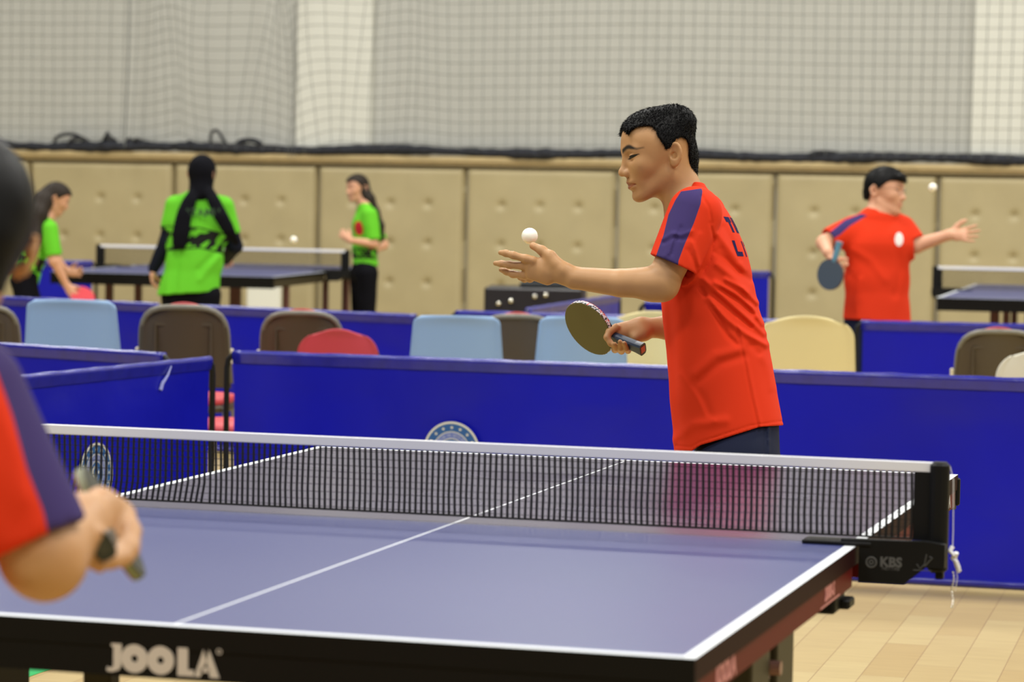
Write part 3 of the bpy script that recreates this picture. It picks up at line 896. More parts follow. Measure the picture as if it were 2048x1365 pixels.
# ------------------------------------------------------------------ chairs
M_CBLUE = mat('light_blue_plastic', srgb(146, 178, 214), .38, spec=.4)
M_CCREAM = mat('cream_plastic', srgb(232, 216, 158), .4, spec=.4)
M_CIVORY = mat('ivory_plastic', srgb(226, 222, 200), .4, spec=.4)
M_CBROWN = mat('olive_brown_shell', srgb(74, 62, 44), .45)
M_CRIM = mat('grey_shell_rim', srgb(116, 112, 100), .4)
M_CRED = mat('coral_red_plastic', srgb(196, 66, 72), .5)
M_STEEL = mat('steel_tube', srgb(150, 150, 150), .3, .8)
M_BONE = mat('bone_plastic', srgb(214, 204, 170), .4)
def back_shell(w_top, w_bot, z0, z1, rt, thick, curve, mi_out=0, mi_rim=None, arch=0.0):
    """upright shell; +y is the sitter's side, front of the shell faces +y"""
    nx, nz = 20, 22; mb = MB()
    def pt(i, j, side):
        v = j/nz; z = z0+(z1-z0)*v; u = (i/nx)*2-1
        hw = (w_bot+(w_top-w_bot)*v)/2
        top = z1-z
        k = 1.0
        if top < rt: k = 1-(1-math.sqrt(max(0, 1-((rt-top)/rt)**2)))*rt/hw
        x = u*hw*k
        zz = z - arch*(u*u)*(v**3)
        y = curve*(1-u*u)*-1 + .16*(v-.5)*-(z1-z0)*1.0
        edge = max(abs(u), v)
        roll = .012*max(0, (edge-.86)/.14)**2
        return (x, y + side*thick/2 - roll*1.0, zz)
    for side in (-1, 1):
        vs = [pt(i, j, side) for j in range(nz+1) for i in range(nx+1)]
        fs = []
        for j in range(nz):
            for i in range(nx):
                a = j*(nx+1)+i; q = (a, a+1, a+nx+2, a+nx+1); fs.append(q if side < 0 else q[::-1])
        mb.add(vs, fs)
    N = (nx+1)*(nz+1)
    ring = [i for i in range(nx+1)] + [(j+1)*(nx+1)-1 for j in range(1, nz+1)] + [nz*(nx+1)+i for i in range(nx-1, -1, -1)] + [j*(nx+1) for j in range(nz-1, 0, -1)]
    for k in range(len(ring)):
        a, b = ring[k], ring[(k+1) % len(ring)]; mb.f.append((a+N, b+N, b, a)); mb.m.append(0)
    return mb
def make_chair(kind):
    """origin on the floor under the seat, sitter faces +y"""
    root = empty('stacking_chair')
    c = {'blue': M_CBLUE, 'cream': M_CCREAM, 'ivory': M_CIVORY, 'red': M_CRED}.get(kind)
    def seat(w0, w1, y0, y1, z, t, m, nm='seat'):
        s = MB(); n = 24; prof = []
        for k in range(n):
            a = 2*math.pi*k/n; cx, sy = math.cos(a), math.sin(a); r_ = (abs(cx)**3.4+abs(sy)**3.4)**(-1/3.4)
            f = (sy*r_+1)/2; prof.append((cx*r_*(w0+(w1-w0)*f)/2, y0+(y1-y0)*f))
        rings = [(z-t, .93), (z-t*.5, 1.0), (z, .97), (z+.004, .85), (z-.006, .4)]
        vs = []; cy = (y0+y1)/2
        for zz, sc in rings: vs += [(x*sc, cy+(y-cy)*sc, zz) for x, y in prof]
        fs = []
        for j in range(len(rings)-1): fs += [(j*n+k, j*n+(k+1) % n, (j+1)*n+(k+1) % n, (j+1)*n+k) for k in range(n)]
        fs += [tuple(range(n))[::-1], tuple(range((len(rings)-1)*n, len(rings)*n))]
        s.add(vs, fs); s.build(nm, m, root, smooth=True)
    if kind in ('brown',):
        b = back_shell(.40, .44, .50, .835, .10, .016, .035, arch=.02); b.build('back_shell', M_CBROWN, root, smooth=True, loc=(0, -.21, 0))
        # pale rolled rim along the edge of the shell, as on the photo
        rim = MB(); pts = []
        for a in np.linspace(0, math.pi, 22):
            cx, sy = math.cos(a), math.sin(a); r_ = (abs(cx)**3.6+abs(sy)**3.6)**(-1/3.6)
            pts.append((cx*r_*.205, -.235-.045*max(0, sy*r_)+.03*abs(cx*r_)**2, .66+sy*r_*.168))
        pts = [(.218, -.20, .52)] + pts + [(-.218, -.20, .52)]
        rim.tube(pts, .0125, 8); rim.build('shell_rim', M_CRIM, root, smooth=True)
        cush = back_shell(.385, .41, .53, .848, .10, .022, .03, arch=.02); cush.build('back_cushion', M_CRED, root, smooth=True, loc=(0, -.188, 0))
        ribs = MB()
        for x in (-.13, .13): ribs.box((x-.006, -.262, .55), (x+.006, -.248, .76), bev=.004)
        ribs.box((-.13, -.262, .75), (.13, -.25, .765), bev=.004)
        ribs.build('ribs', M_CBROWN, root)
        seat(.40, .43, -.20, .20, .455, .035, M_CRED); seat(.41, .44, -.205, .205, .425, .03, M_CBROWN, 'seat_pan')
        for s in (-1, 1):
            hk = MB(); hk.box((s*.222-.010, -.215, .60), (s*.222+.006, -.175, .66), bev=.008); hk.build('link_hook', M_BONE, root)
    else:
        rt = {'blue': .035, 'cream': .085, 'ivory': .10, 'red': .10}[kind]
        w = {'blue': (.385, .45), 'cream': (.42, .47), 'ivory': (.36, .44), 'red': (.37, .44)}[kind]
        zt = {'blue': .835, 'cream': .84, 'ivory': .80, 'red': .80}[kind]
        b = back_shell(w[0], w[1], .47, zt, rt, .012, .03, arch=.004 if kind == 'blue' else .02); b.build('backrest', c, root, smooth=True, loc=(0, -.21, 0))
        seat(.42, .44, -.21, .21, .45, .03, c)
        if kind == 'red':
            k = back_shell(.385, .46, .50, .775, .10, .014, .03, arch=.02); k.build('back_shell', M_CBROWN, root, smooth=True, loc=(0, -.192, 0))
        if kind == 'cream':
            hk = MB()
            hk.tube([(.225, -.12, .535), (.27, -.12, .54), (.315, -.12, .535), (.32, -.12, .50)], .011, 7); hk.tube([(.225, -.12, .50), (.29, -.12, .505), (.29, -.12, .47)], .013, 7)
            hk.build('link_hook', M_BONE, root)
    for sx in (-1, 1):
        for sy in (-1, 1):
            l = MB(); l.tube([(sx*.18, sy*.14, .43), (sx*.20, sy*.19, .22), (sx*.215, sy*.215, .0)], .011, 8); l.build('leg', M_STEEL, root)
    fr = MB(); fr.tube([(-.19, -.17, .41), (-.19, .17, .41), (.19, .17, .41), (.19, -.17, .41)], .010, 7); fr.build('under_frame', M_STEEL, root)
    return root
if 'chairs' in PARTS:
    protos = {}
    def place(kind, u, v, ztop, dep, rz, label):
        """top middle of the back at pixel (u, v)"""
        h = {'brown': .848, 'blue': .835, 'cream': .84, 'ivory': .80, 'red': .80}[kind]
        if kind not in protos: protos[kind] = make_chair(kind); o = protos[kind]
        else: o = copy_tree(protos[kind])
        p = P(u, v, dep); off = Vector((0, -.235, 0)); off.rotate(Euler((0, 0, rz)))
        o.location = (p[0]-off.x, p[1]-off.y, 0); o.rotation_euler = (0, 0, rz)
        s = p[2]/h; o.scale = (s*(.86 if kind == 'brown' else .90), s, s)
        tag(o, label, 'chair', {'brown': 'brown-backed chairs with red cushions', 'blue': 'light blue plastic chairs', 'cream': 'cream plastic chairs'}.get(kind))
    place('brown', -42, 604, 0, 12.9, .28, 'brown-backed chair at the left edge, only the right side of its back in view')
    place('blue', 146, 598, 0, 12.1, .20, 'leftmost light blue chair, above the angled barrier')
    place('brown', 150, 601, 0, 13.15, .24, 'brown-backed chair almost hidden behind the leftmost light blue chair')
    place('brown', 369, 604, 0, 12.2, .26, 'brown-backed chair below the girl in the headscarf')
    place('brown', 604, 617, 0, 12.7, .27, 'brown-backed chair between the headscarf girl and the coral red chair back')
    place('red', 676, 657, 0, 12.3, .27, 'low chair with a rounded coral red back above the long barrier')
    place('blue', 914, 630, 0, 12.0, .27, 'light blue chair in full view left of the olive bat')
    place('brown', 1035, 624, 0, 12.9, .27, 'brown-backed chair between the two light blue chairs')
    place('blue', 1164, 632, 0, 12.15, .27, 'light blue chair behind the olive bat')
    place('cream', 1306, 621, 0, 12.9, .27, 'cream chair behind the hand that grips the bat')
    place('blue', 1442, 640, 0, 12.5, .27, 'light blue chair almost wholly hidden behind the orange-red jersey')
    place('cream', 1612, 630, 0, 12.1, .27, 'cream chair in full view right of the orange-red jersey')
    place('brown', 1998, 654, 0, 12.4, .27, 'dark brown-backed chair near the right edge')
    place('ivory', 2082, 697, 0, 11.4, .27, 'small ivory chair back cut by the right edge')
    st = empty('stool', (-2.60, 5.42, 0)); tag(st, 'low red-topped stool glimpsed in the gap between two barriers', 'stool')
    m = MB(); m.lathe([(.02, .40), (.15, .40), (.165, .415), (.165, .435), (.15, .45), (.08, .46), (.001, .462)], 28); m.build('seat', M_CRED, st, smooth=True)
    for k in range(4):
        a = math.pi/4+k*math.pi/2; l = MB(); l.tube([(.10*math.cos(a), .10*math.sin(a), .41), (.15*math.cos(a), .15*math.sin(a), 0)], .011, 8); l.build('leg', M_STEEL, st)
# ------------------------------------------------------------------ skin, hair and cloth materials
SKIN = srgb(196, 148, 112)
def skin_mat(name, col, brow=(.022, .016, .012), lipc=None):
    lipc = lipc or tuple(c*f for c, f in zip(col, (.72, .48, .50)))
    return mask_mat(name, col, [('lip', lipc, .8), ('brow', brow, 2.6), ('eye', (.008, .006, .005), .6), ('nail', tuple(min(1, c*f) for c, f in zip(col, (1.15, 1.1, 1.15))), .0006)], rough=.48, sss=.03, spec=.35, var=(18, .06))
M_SKIN = skin_mat('skin_olive', srgb(182, 138, 94))
M_SKIN2 = skin_mat('skin_fair', srgb(206, 156, 124))
M_HAIR = mat('hair_black', (.004, .0036, .0036), rough=.5, spec=.15)
M_HAIRB = mat('hair_dark_brown', (.026, .019, .014), rough=.55, spec=.15)
RED = srgb(216, 54, 22); NAVY = srgb(48, 42, 92)
M_REDSHIRT = mask_mat('red_jersey', RED, [('stripe', srgb(62, 50, 100), .0008), ('badge', (.8, .75, .72), .0006)], rough=.8, bump=(900, .25, .0006), spec=.15)
M_NAVY = mat('navy_shorts', srgb(20, 26, 50), rough=.75, spec=.15, bump=(700, .2, .0006))
M_SHOE = mat('white_shoe', (.6, .6, .6), rough=.5)
M_SOLE = mat('shoe_sole', (.1, .1, .1), rough=.7)

def proj_px(p):
    q = (p - C0.astype(np.float32)) @ _M.astype(np.float32)
    return np.stack([1024 + F_PX*q[:, 0]/-q[:, 2], 682.5 - F_PX*q[:, 1]/-q[:, 2], -q[:, 2]], 1)

def loft(D, rows, xdir=None, base_dz=0.0):
    """torso given by rows (py, front px, back px, half depth, centre dz); ellipse sections in the frame RIGHT/UP/FWD turned to xdir"""
    rows = sorted(rows, key=lambda r: r[0])
    x = np.asarray(RIGHT if xdir is None else xdir, float); x /= np.linalg.norm(x)
    up = UP; z = np.cross(up, x); z = z/np.linalg.norm(z)
    O = P(1024, 682.5, D)
    vs, cs, aa, bb, zc = [], [], [], [], []
    for py, f, b, hw, dz in rows:
        pf = P(f, py, D+dz) - O; pb = P(b, py, D+dz) - O
        c = (pf+pb)/2; half = abs((pb-pf) @ RIGHT)/2
        cth = abs(x @ RIGHT); sth2 = 1-cth*cth
        a2 = max(half*half - hw*hw*sth2, (half*.4)**2)
        vs.append(c @ up); cs.append(c @ x); zc.append(c @ z); aa.append(math.sqrt(a2)/max(cth, .2)); bb.append(hw)
    vs, cs, aa, bb, zc = [np.array(t) for t in (vs, cs, aa, bb, zc)]
    o = np.argsort(vs)
    vv = np.linspace(vs.min(), vs.max(), 160)
    def sm(y):
        y = np.interp(vv, vs[o], y[o]); k = np.hanning(15); k /= k.sum()
        return np.convolve(np.pad(y, 7, mode='edge'), k, 'valid').astype(np.float32)
    C, A, Bq, Z = sm(cs), sm(aa), sm(bb), sm(zc)
    O32 = O.astype(np.float32); x32, u32, z32 = x.astype(np.float32), up.astype(np.float32), z.astype(np.float32)
    def f(p):
        q = p - O32; v = q @ u32
        c = np.interp(v, vv, C); a = np.interp(v, vv, A); b = np.interp(v, vv, Bq); zz = np.interp(v, vv, Z)
        X = (q @ x32 - c)/a; Y = (q @ z32 - zz)/b
        k0 = np.sqrt(X*X+Y*Y)+1e-6; k1 = np.sqrt((X/a)**2+(Y/b)**2)+1e-6
        d = k0*(k0-1)/k1
        d = np.where(k0 < .05, -np.minimum(a, b), d)
        return np.maximum(d, np.maximum(v - vv[-1], vv[0]-v)).astype(np.float32)
    return f

def folds(D, lst, nearside=None, noise=0.0, seed=1, scale=9, gain=1.0):
    """cloth folds: [(px polyline, width px, height m)] raised on the surface, plus soft noise"""
    s = D/F_PX
    r = np.random.default_rng(seed)
    K = r.normal(size=(10, 3))*scale*np.linspace(.6, 2.2, 10)[:, None]; ph = r.uniform(0, 6.28, 10); am = 1/np.linspace(1, 2.6, 10)
    def f(p):
        out = np.zeros(len(p), np.float32)
        if lst:
            q = proj_px(p)
            w8 = np.ones(len(p)) if nearside is None else np.clip((nearside - (q[:, 2]-D))/.04, 0, 1)
            for pl, wd, hgt in lst:
                hgt = hgt*gain; d = np.full(len(p), 1e9)
                for i in range(len(pl)-1):
                    a = np.array(pl[i], float); e = np.array(pl[i+1], float) - a; w = q[:, :2]-a
                    t = np.clip((w @ e)/(e @ e), 0, 1); d = np.minimum(d, np.linalg.norm(w - t[:, None]*e, axis=1))
                a = np.array(pl[0], float); b = np.array(pl[-1], float)
                out -= (hgt*np.exp(-(d/wd)**2)*w8).astype(np.float32)
        if noise:
            ang = p @ K.T.astype(np.float32) + ph
            out += (noise*(np.sin(ang)*am).sum(1)/3).astype(np.float32)
        return out
    return f
def above_curve(pts, D=None):
    """keeps what is above a curve drawn in photo pixels"""
    xs = np.array([p[0] for p in pts], float); ys = np.array([p[1] for p in pts], float)
    def f(p):
        q = proj_px(p)
        return ((q[:, 1] - np.interp(q[:, 0], xs, ys)) * q[:, 2]/F_PX*.9).astype(np.float32)
    return f
def bounds(pts, m):
    a = np.array(pts); return a.min(0)-m, a.max(0)+m

HEADLOW = [(-98, -30), (-100, 60), (0, 145)]
def hair_ops(O, R, S, t, poly, noise=2.0, dens=.10, seed=3, extra=()):
    """short hair: swollen skull kept inside a side-view outline (mm)"""
    O32 = np.asarray(O, np.float32); Rf = np.asarray(R, np.float32); Sf = np.asarray(S, np.float32); sc = float(Sf.mean())
    base = [('u', ell((2, 0, 40), (92+t, 74+t*.8, 84+t)), 0), ('u', ell((36, 0, 52), (58+t, 60+t*.8, 56+t)), 20),
            ('u', rc((-48, 0, -8), (-40, 0, -50), 48, 44), 20)] + list(extra)
    r = np.random.default_rng(seed); n = 26
    K = r.normal(size=(n, 3))*dens*np.array([.7, 1.0, .8]); ph = r.uniform(0, 6.28, n)
    def f(p):
        q = (p - O32) @ Rf / Sf * 1000
        d = evalops(base, q)
        d = d + noise*np.abs(np.sin(q @ K.T.astype(np.float32) + ph)).mean(1) - noise*.6
        reg = poly2(np.stack([q[:, 0], q[:, 2]], 1), poly)
        d = -smin(-d, -reg, 5)
        return d*sc/1000
    return f

def add_strands(o, O, R, S, n, ln, seed=2, crown=(-55, 0, 95)):
    """short strands combed away from the crown, grown out of the hair mass (same mesh)"""
    me = o.data; nv = len(me.vertices); nf = len(me.polygons)
    v = np.empty(nv*3, np.float32); me.vertices.foreach_get('co', v); v = v.reshape(-1, 3)
    f = np.empty(nf*4, np.int32); me.polygons.foreach_get('vertices', f); f = f.reshape(-1, 4)
    nm = np.empty(nf*3, np.float32); me.polygons.foreach_get('normal', nm); nm = nm.reshape(-1, 3)
    r = np.random.default_rng(seed); pick = r.integers(0, nf, n)
    c = v[f[pick]].mean(1) + r.normal(size=(n, 3))*.0006; N = nm[pick]
    loc = (c - O) @ R / S * 1000
    out = loc - np.array(crown)
    t = out @ R.T
    t = t - N*(t*N).sum(1)[:, None]; t /= np.linalg.norm(t, axis=1)[:, None] + 1e-6
    keep = (np.linalg.norm(out, axis=1) > 4); c, N, t = c[keep], N[keep], t[keep]; n = len(c)
    L = ln*r.uniform(.5, 1.1, n)[:, None]
    dirv = t*.93 + N*r.uniform(.05, .5, n)[:, None] + r.normal(size=(n, 3))*.16
    dirv /= np.linalg.norm(dirv, axis=1)[:, None]
    side = np.cross(N, dirv); side /= np.linalg.norm(side, axis=1)[:, None]+1e-6
    w = .0008
    b = c - N*.001
    V = np.stack([b + side*w, b - side*w, b + N*w*1.2, b + dirv*L*.6 + N*w*.4 + side*w*.6, b + dirv*L*.6 + N*w*.4 - side*w*.6, b + dirv*L], 1).reshape(-1, 3)
    fi = np.array([(0, 1, 4, 3), (1, 2, 4, 4), (2, 0, 3, 3)])
    k = np.arange(n)*6
    quads = np.stack([k, k+1, k+4, k+3], 1); tris = np.concatenate([np.stack([k+1, k+2, k+4], 1), np.stack([k+2, k, k+3], 1), np.stack([k+3, k+4, k+5], 1), np.stack([k+2, k+3, k+4], 1)])
    allv = np.concatenate([v, V]); faces = f.tolist() + (quads+nv).tolist() + (tris+nv).tolist()
    m2 = bpy.data.meshes.new('hair'); m2.from_pydata(allv.tolist(), [], faces)
    m2.polygons.foreach_set('use_smooth', [True]*len(m2.polygons)); m2.materials.append(me.materials[0]); m2.update()
    o.data = m2; bpy.data.meshes.remove(me)

# ------------------------------------------------------------------ the boy with the ball
def main_boy():
    D = 7.2
    q = lambda x, y, dz=0.0: P(x, y, D+dz)
    px = D/F_PX
    # head
    pit = math.radians(12); yaw = math.radians(11)
    fw = (-RIGHT*math.cos(yaw) - FWD*math.sin(yaw))*math.cos(pit) - UP*math.sin(pit)
    HR = frame_from(fw, UP); HO = q(1322, 320, 0.0); HS = (.965, 1.0, 1.0)
    body = local(HO, HR, HS, head_ops())
    # neck and trunk
    body += [('u', rc(q(1347, 345, 0), q(1382, 432, 0), .050, .056), .03),
             ('u', frc(q(1384, 425, 0), q(1392, 470, 0), .05, .07, FWD, 2.0), .03),
             ('u', frc(q(1400, 470, 0), q(1430, 640, 0), .075, .07, FWD, 1.45), .05),
             ('u', frc(q(1430, 640, 0), q(1470, 840, 0), .072, .076, FWD, 1.45), .05)]
    # near arm, held out flat
    sh = q(1386, 436, -.145); el = q(1324, 566, -.17)
    w1 = q(1240, 566.5, -.155); wr = q(1150, 556.5, -.125)
    body += [('u', rc(sh, el, .046, .040), .03), ('u', rc(el, w1, .0405, .034), .012),
             ('u', rc(q(1322, 572, -.165), q(1305, 572, -.165), .034, .036), .02),
             ('u', rc(w1, wr, .0335, .0268), .004)]
    # open hand: palm away from us, thumb up
    body += [('u', frc(wr, q(1092, 541, -.105), .0215, .0170, UP, 1.25), .006),
             ('u', frc(q(1098, 543, -.105), q(1062, 537, -.095), .0155, .0125, UP, 2.2), .014),
             ('u', rc(q(1128, 540, -.125), q(1104, 520, -.115), .017, .0135), .018)]
    fing = [ # thumb, index, middle, ring, little
        ([(1112, 528, -.120), (1101, 512, -.115), (1084, 501, -.100), (1066, 492, -.088)], [.0140, .0122, .0108, .0090]),
        ([(1064, 521, -.105), (1052, 518, -.104), (1027, 511, -.096), (1012, 507, -.085), (1001, 505.5, -.078)], [.0105, .0098, .0086, .0078, .0062]),
        ([(1060, 533, -.094), (1047, 532, -.088), (1018, 530, -.072), (1003, 528, -.060), (991, 527, -.050)], [.0105, .0097, .0086, .0077, .0062]),
        ([(1062, 547, -.086), (1049, 551, -.078), (1026, 549, -.060), (1013, 544, -.047), (1002, 540, -.038)], [.0102, .0094, .0083, .0074, .0060]),
        ([(1072, 553, -.085), (1060, 558, -.070), (1049, 559, -.045), (1041, 555, -.030), (1035, 550, -.020)], [.0092, .0084, .0074, .0066, .0056])]
    for pts, rs in fing: body += chain([q(*t) for t in pts], rs, .007)
    # far arm with the racket
    sh2 = q(1396, 440, .15); el2 = q(1432, 640, .20); wr2 = q(1280, 657, .165)
    body += [('u', rc(sh2, el2, .044, .038), .03), ('u', rc(el2, q(1340, 655, .185), .036, .030), .012),
             ('u', frc(q(1340, 655, .185), wr2, .027, .021, UP, 1.1), .015),
             ('u', frc(q(1284, 657, .165), q(1238, 664, .165), .0195, .0165, UP, 1.35), .016),
             ('u', rc(q(1288, 668, .155), q(1272, 676, .150), .017, .013), .014)]
    grip = [([(1232, 655, .150), (1219, 664, .142), (1214, 675, .135), (1221, 687, .130), (1226, 692, .128)], [.0100, .0092, .0083, .0072, .0062]),
            ([(1240, 665, .180), (1228, 682, .190), (1230, 700, .178), (1233, 697, .135), (1229, 689, .118)], [.0095, .0088, .0080, .0070, .0062]),
            ([(1250, 668, .180), (1240, 688, .185), (1243, 703, .170), (1242, 697, .125), (1240, 684, .105)], [.0095, .0085, .0078, .0068, .0060]),
            ([(1262, 672, .175), (1254, 690, .175), (1256, 702, .155), (1253, 698, .118), (1249, 687, .100)], [.0090, .0080, .0072, .0062, .0056])]
    for pts, rs in grip: body += chain([q(*t) for t in pts], rs, .005)
    # thumb lies behind the handle
    body += chain([q(1256, 660, .185), q(1236, 668, .196), q(1222, 676, .19)], [.012, .010, .008], .006)
    # legs
    for s, hx in ((-1, 1470), (1, 1492)):
        hp = q(hx+4, 940, .072*s); kn = q(hx-36 if s < 0 else hx-8, 1190, .11*s); an = q(hx-2 if s < 0 else hx+30, 1440, .12*s)
        body += [('u', rc(hp, kn, .070, .050), .03), ('u', rc(kn, an, .050, .033), .012),
                 ('u', rc(an, an - RIGHT*.12 - UP*.045, .032, .026), .02)]
    lo, hi = bounds([q(975, 200, -.25), q(1610, 1520, .30), q(1600, 200, .3), q(980, 1520, -.25)], .05)
    masks = face_masks(HO, HR, HS)
    tips = [(q(1063, 490.5, -.098), UP*.6 - FWD*.8)]
    def nail(p):
        m = np.full(len(p), -1.0, np.float32)
        for c, n in tips:
            d = np.linalg.norm(p - np.asarray(c, np.float32), axis=1)
            m = np.maximum(m, .0065 - d)
        return m
    masks['nail'] = nail
    me = skin_obj('person', body, lo, hi, .0024, M_SKIN, None, masks)
    tag(me, 'boy in orange-red jersey with navy shoulder stripe, holding out an open hand', 'person')
    # hair: outline in head millimetres from the photo
    inv = np.linalg.inv(HR)
    def hl(pts):
        out = []
        for x, y in pts:
            v = (inv @ (q(x, y, 0) - HO))*1000/np.array(HS); out.append((v[0], v[2]))
        return out
    op = hl([(1246, 272), (1249, 267), (1254, 262), (1262, 258), (1276, 256), (1289, 257), (1297, 265), (1300, 276), (1307, 286), (1313, 294), (1317, 303), (1326, 300), (1333, 289),
             (1340, 281), (1352, 277), (1364, 282), (1370, 295), (1371, 315), (1372, 333), (1381, 348), (1390, 362), (1420, 360), (1430, 250), (1380, 170), (1300, 180), (1244, 215), (1243, 262)])
    quiff = [('u', ell(tuple([hl([(1271, 247)])[0][0], 0, hl([(1268, 247)])[0][1]]), (21, 44, 15)), 10),
             ('u', ell(tuple([hl([(1345, 250)])[0][0], 0, hl([(1345, 250)])[0][1]]), (62, 65, 50)), 14)]
    hf = hair_ops(HO, HR, HS, 7, op, noise=5.5, dens=.16, extra=quiff)
    ho = skin_obj('hair', [('u', hf, 0)], *bounds([q(1225, 190, -.12), q(1420, 380, .12), q(1225, 380, .12)], .03), .0024, M_HAIR, me, smooth=1)
    add_strands(ho, HO, HR, HS, 15000, .011)
    # jersey
    ty = math.radians(9)
    xd = RIGHT*math.cos(ty) - FWD*math.sin(ty)
    rows = [(366, 1388, 1408, .050, .0), (380, 1368, 1417, .062, .0), (395, 1352, 1434, .085, 0), (415, 1340, 1452, .118, 0), (440, 1330, 1467, .145, 0), (470, 1325, 1481, .155, 0),
            (510, 1322, 1496, .158, 0), (560, 1320, 1508, .152, 0), (600, 1321, 1515, .148, 0), (650, 1326, 1527, .147, 0), (700, 1333, 1540, .15, 0),
            (760, 1337, 1549, .155, 0), (800, 1338, 1557, .158, 0), (860, 1345, 1569, .163, 0), (930, 1350, 1578, .167, 0)]
    sl0 = q(1390, 428, -.135); sl1 = q(1346, 532, -.170)
    sl2 = q(1404, 432, .14); sl3 = q(1418, 545, .19)
    nrm = -RIGHT*.40 - UP*.91
    nrm = nrm/np.linalg.norm(nrm)
    near = [([(1430, 566), (1470, 588), (1503, 616), (1524, 648)], 5.5, .0065), ([(1408, 560), (1445, 592), (1490, 632), (1528, 668)], 6, .005),
            ([(1452, 560), (1486, 578), (1514, 606)], 5, .0055), ([(1415, 598), (1455, 640), (1492, 668), (1532, 690)], 6, .006),
            ([(1400, 575), (1432, 628), (1455, 672), (1474, 690)], 5, -.004), ([(1440, 578), (1480, 602), (1508, 628)], 5, -.004), ([(1425, 588), (1470, 628), (1502, 654)], 5, -.0035),
            ([(1470, 640), (1482, 690), (1490, 730), (1504, 800), (1517, 856)], 3.0, -.0016), ([(1474, 640), (1487, 690), (1495, 730), (1509, 800), (1522, 856)], 4.5, .0016),
            ([(1390, 748), (1430, 712), (1478, 700)], 10, .0035), ([(1398, 762), (1440, 728), (1488, 712)], 9, -.003),
            ([(1362, 750), (1392, 790), (1412, 832), (1428, 842)], 6, .0012), ([(1386, 770), (1408, 800), (1420, 835)], 8, -.0015),
            ([(1350, 880), (1385, 850), (1450, 842)], 10, .003), ([(1515, 700), (1535, 730), (1545, 775)], 9, .002), ([(1502, 692), (1518, 706)], 7, -.003),
            ([(1420, 446), (1428, 480), (1420, 520), (1402, 552)], 2.5, -.0025), ([(1404, 392), (1418, 415), (1424, 446)], 2.5, -.002),
            ([(1440, 500), (1470, 540), (1500, 560)], 8, -.0035), ([(1435, 530), (1462, 552), (1496, 585)], 7, .004),
            ([(1352, 892), (1383, 895), (1400, 885), (1440, 872), (1500, 852), (1569, 842)], 1.6, -.0016), ([(1345, 470), (1336, 500), (1330, 512)], 5, .002),
            ([(1362, 455), (1350, 485), (1344, 508)], 4, -.002), ([(1400, 470), (1388, 510), (1380, 540)], 6, .002), ([(1338, 600), (1345, 700), (1352, 800), (1358, 880)], 9, -.003), ([(1326, 478), (1345, 466), (1362, 470), (1384, 462)], 3.5, .0022), ([(1328, 487), (1348, 476), (1364, 480), (1382, 474)], 3.5, -.002), ([(1350, 466), (1344, 488), (1338, 508)], 3, .0018), ([(1385, 486), (1392, 505), (1398, 530)], 4, .0022), ([(1376, 500), (1386, 520), (1394, 545)], 4, -.002), ([(1448, 455), (1462, 480), (1478, 520)], 7, -.0022), ([(1436, 470), (1460, 500), (1490, 540)], 6, .0025), ([(1430, 505), (1452, 520), (1480, 545)], 5, -.0028)]
    trunk = loft(D, rows, xd)
    hem = above_curve([(1200, 905), (1350, 903), (1384, 903), (1392, 897), (1402, 891), (1440, 880), (1500, 861), (1518, 855), (1572, 851), (1700, 850)])
    cp1, cp2 = q(1349, 530, -.17).astype(np.float32), q(1418, 540, .19).astype(np.float32)
    def thick(p):
        e = np.minimum(np.maximum(np.abs((p-cp1) @ nrm.astype(np.float32)), rc(sl0, cp1, .075, .075)(p)), np.maximum(np.abs((p-cp2) @ UP.astype(np.float32)), rc(sl2, cp2, .075, .075)(p)))
        e = np.minimum(e, np.abs(hem(p))); e = np.minimum(e, np.abs(rc(q(1352, 362, 0), q(1364, 398, 0), .052, .057)(p)))
        return .009 + .25*np.clip((e-.014)/.008, 0, 1).astype(np.float32)
    def cuffcut(pt, n, a, b, r):
        pl = plane(pt, n); cap = rc(a, np.asarray(b) + (np.asarray(b)-np.asarray(a))*.8, r, r)
        return lambda p: np.maximum(np.maximum(-pl(p), cap(p)), .015 - trunk(p))
    sh = [('u', trunk, 0),
          ('u', rc(sl0, sl1, .066, .0605), .014), ('u', rc(sl2, sl3, .062, .058), .02),
          ('d', folds(D, near, .03, noise=.0018, seed=5, scale=12, gain=1.4), 0),
          ('shell', thick, 0),
          ('s', cuffcut(q(1349, 530, -.17), nrm, sl0, sl1, .085), .001), ('s', cuffcut(q(1418, 540, .19), -UP, sl2, sl3, .085), .001),
          ('u', ell(q(1386, 549, -.138), (.024, .018, .018)), .012),
          ('s', rc(q(1352, 362, 0), q(1364, 398, 0), .052, .057), .004),
          ('i', hem, .001)]
    st = [(1362, 383), (1403, 377), (1405, 383), (1401, 409), (1388, 446), (1369, 490), (1357, 522), (1355, 545), (1300, 545), (1312, 512), (1327, 470), (1337, 429), (1351, 400)]
    def stripe(p):
        c = proj_px(p); dz = c[:, 2]-D
        m = np.where(dz < -.01, -poly2(c[:, :2].astype(np.float32), st)*px, -1)
        far = p - 2*((p - q(1390, 440, 0).astype(np.float32)) @ FWD.astype(np.float32))[:, None]*FWD.astype(np.float32)
        c2 = proj_px(far)
        return np.maximum(m, np.where(dz > .05, -poly2(c2[:, :2].astype(np.float32), st)*px, -1))
    shirt = skin_obj('jersey', sh, *bounds([q(1285, 360, -.25), q(1600, 925, .27), q(1285, 925, .27), q(1600, 360, -.25)], .03), .0028, M_REDSHIRT, me, {'stripe': stripe, 'badge': lambda p: np.full(len(p), -1.0)}, smooth=2)
    back_print(shirt, D, xd, q)
    # shorts
    so = [('u', frc(q(1477, 850, 0), q(1479, 960, 0), .101, .104, FWD, 1.4), 0)]
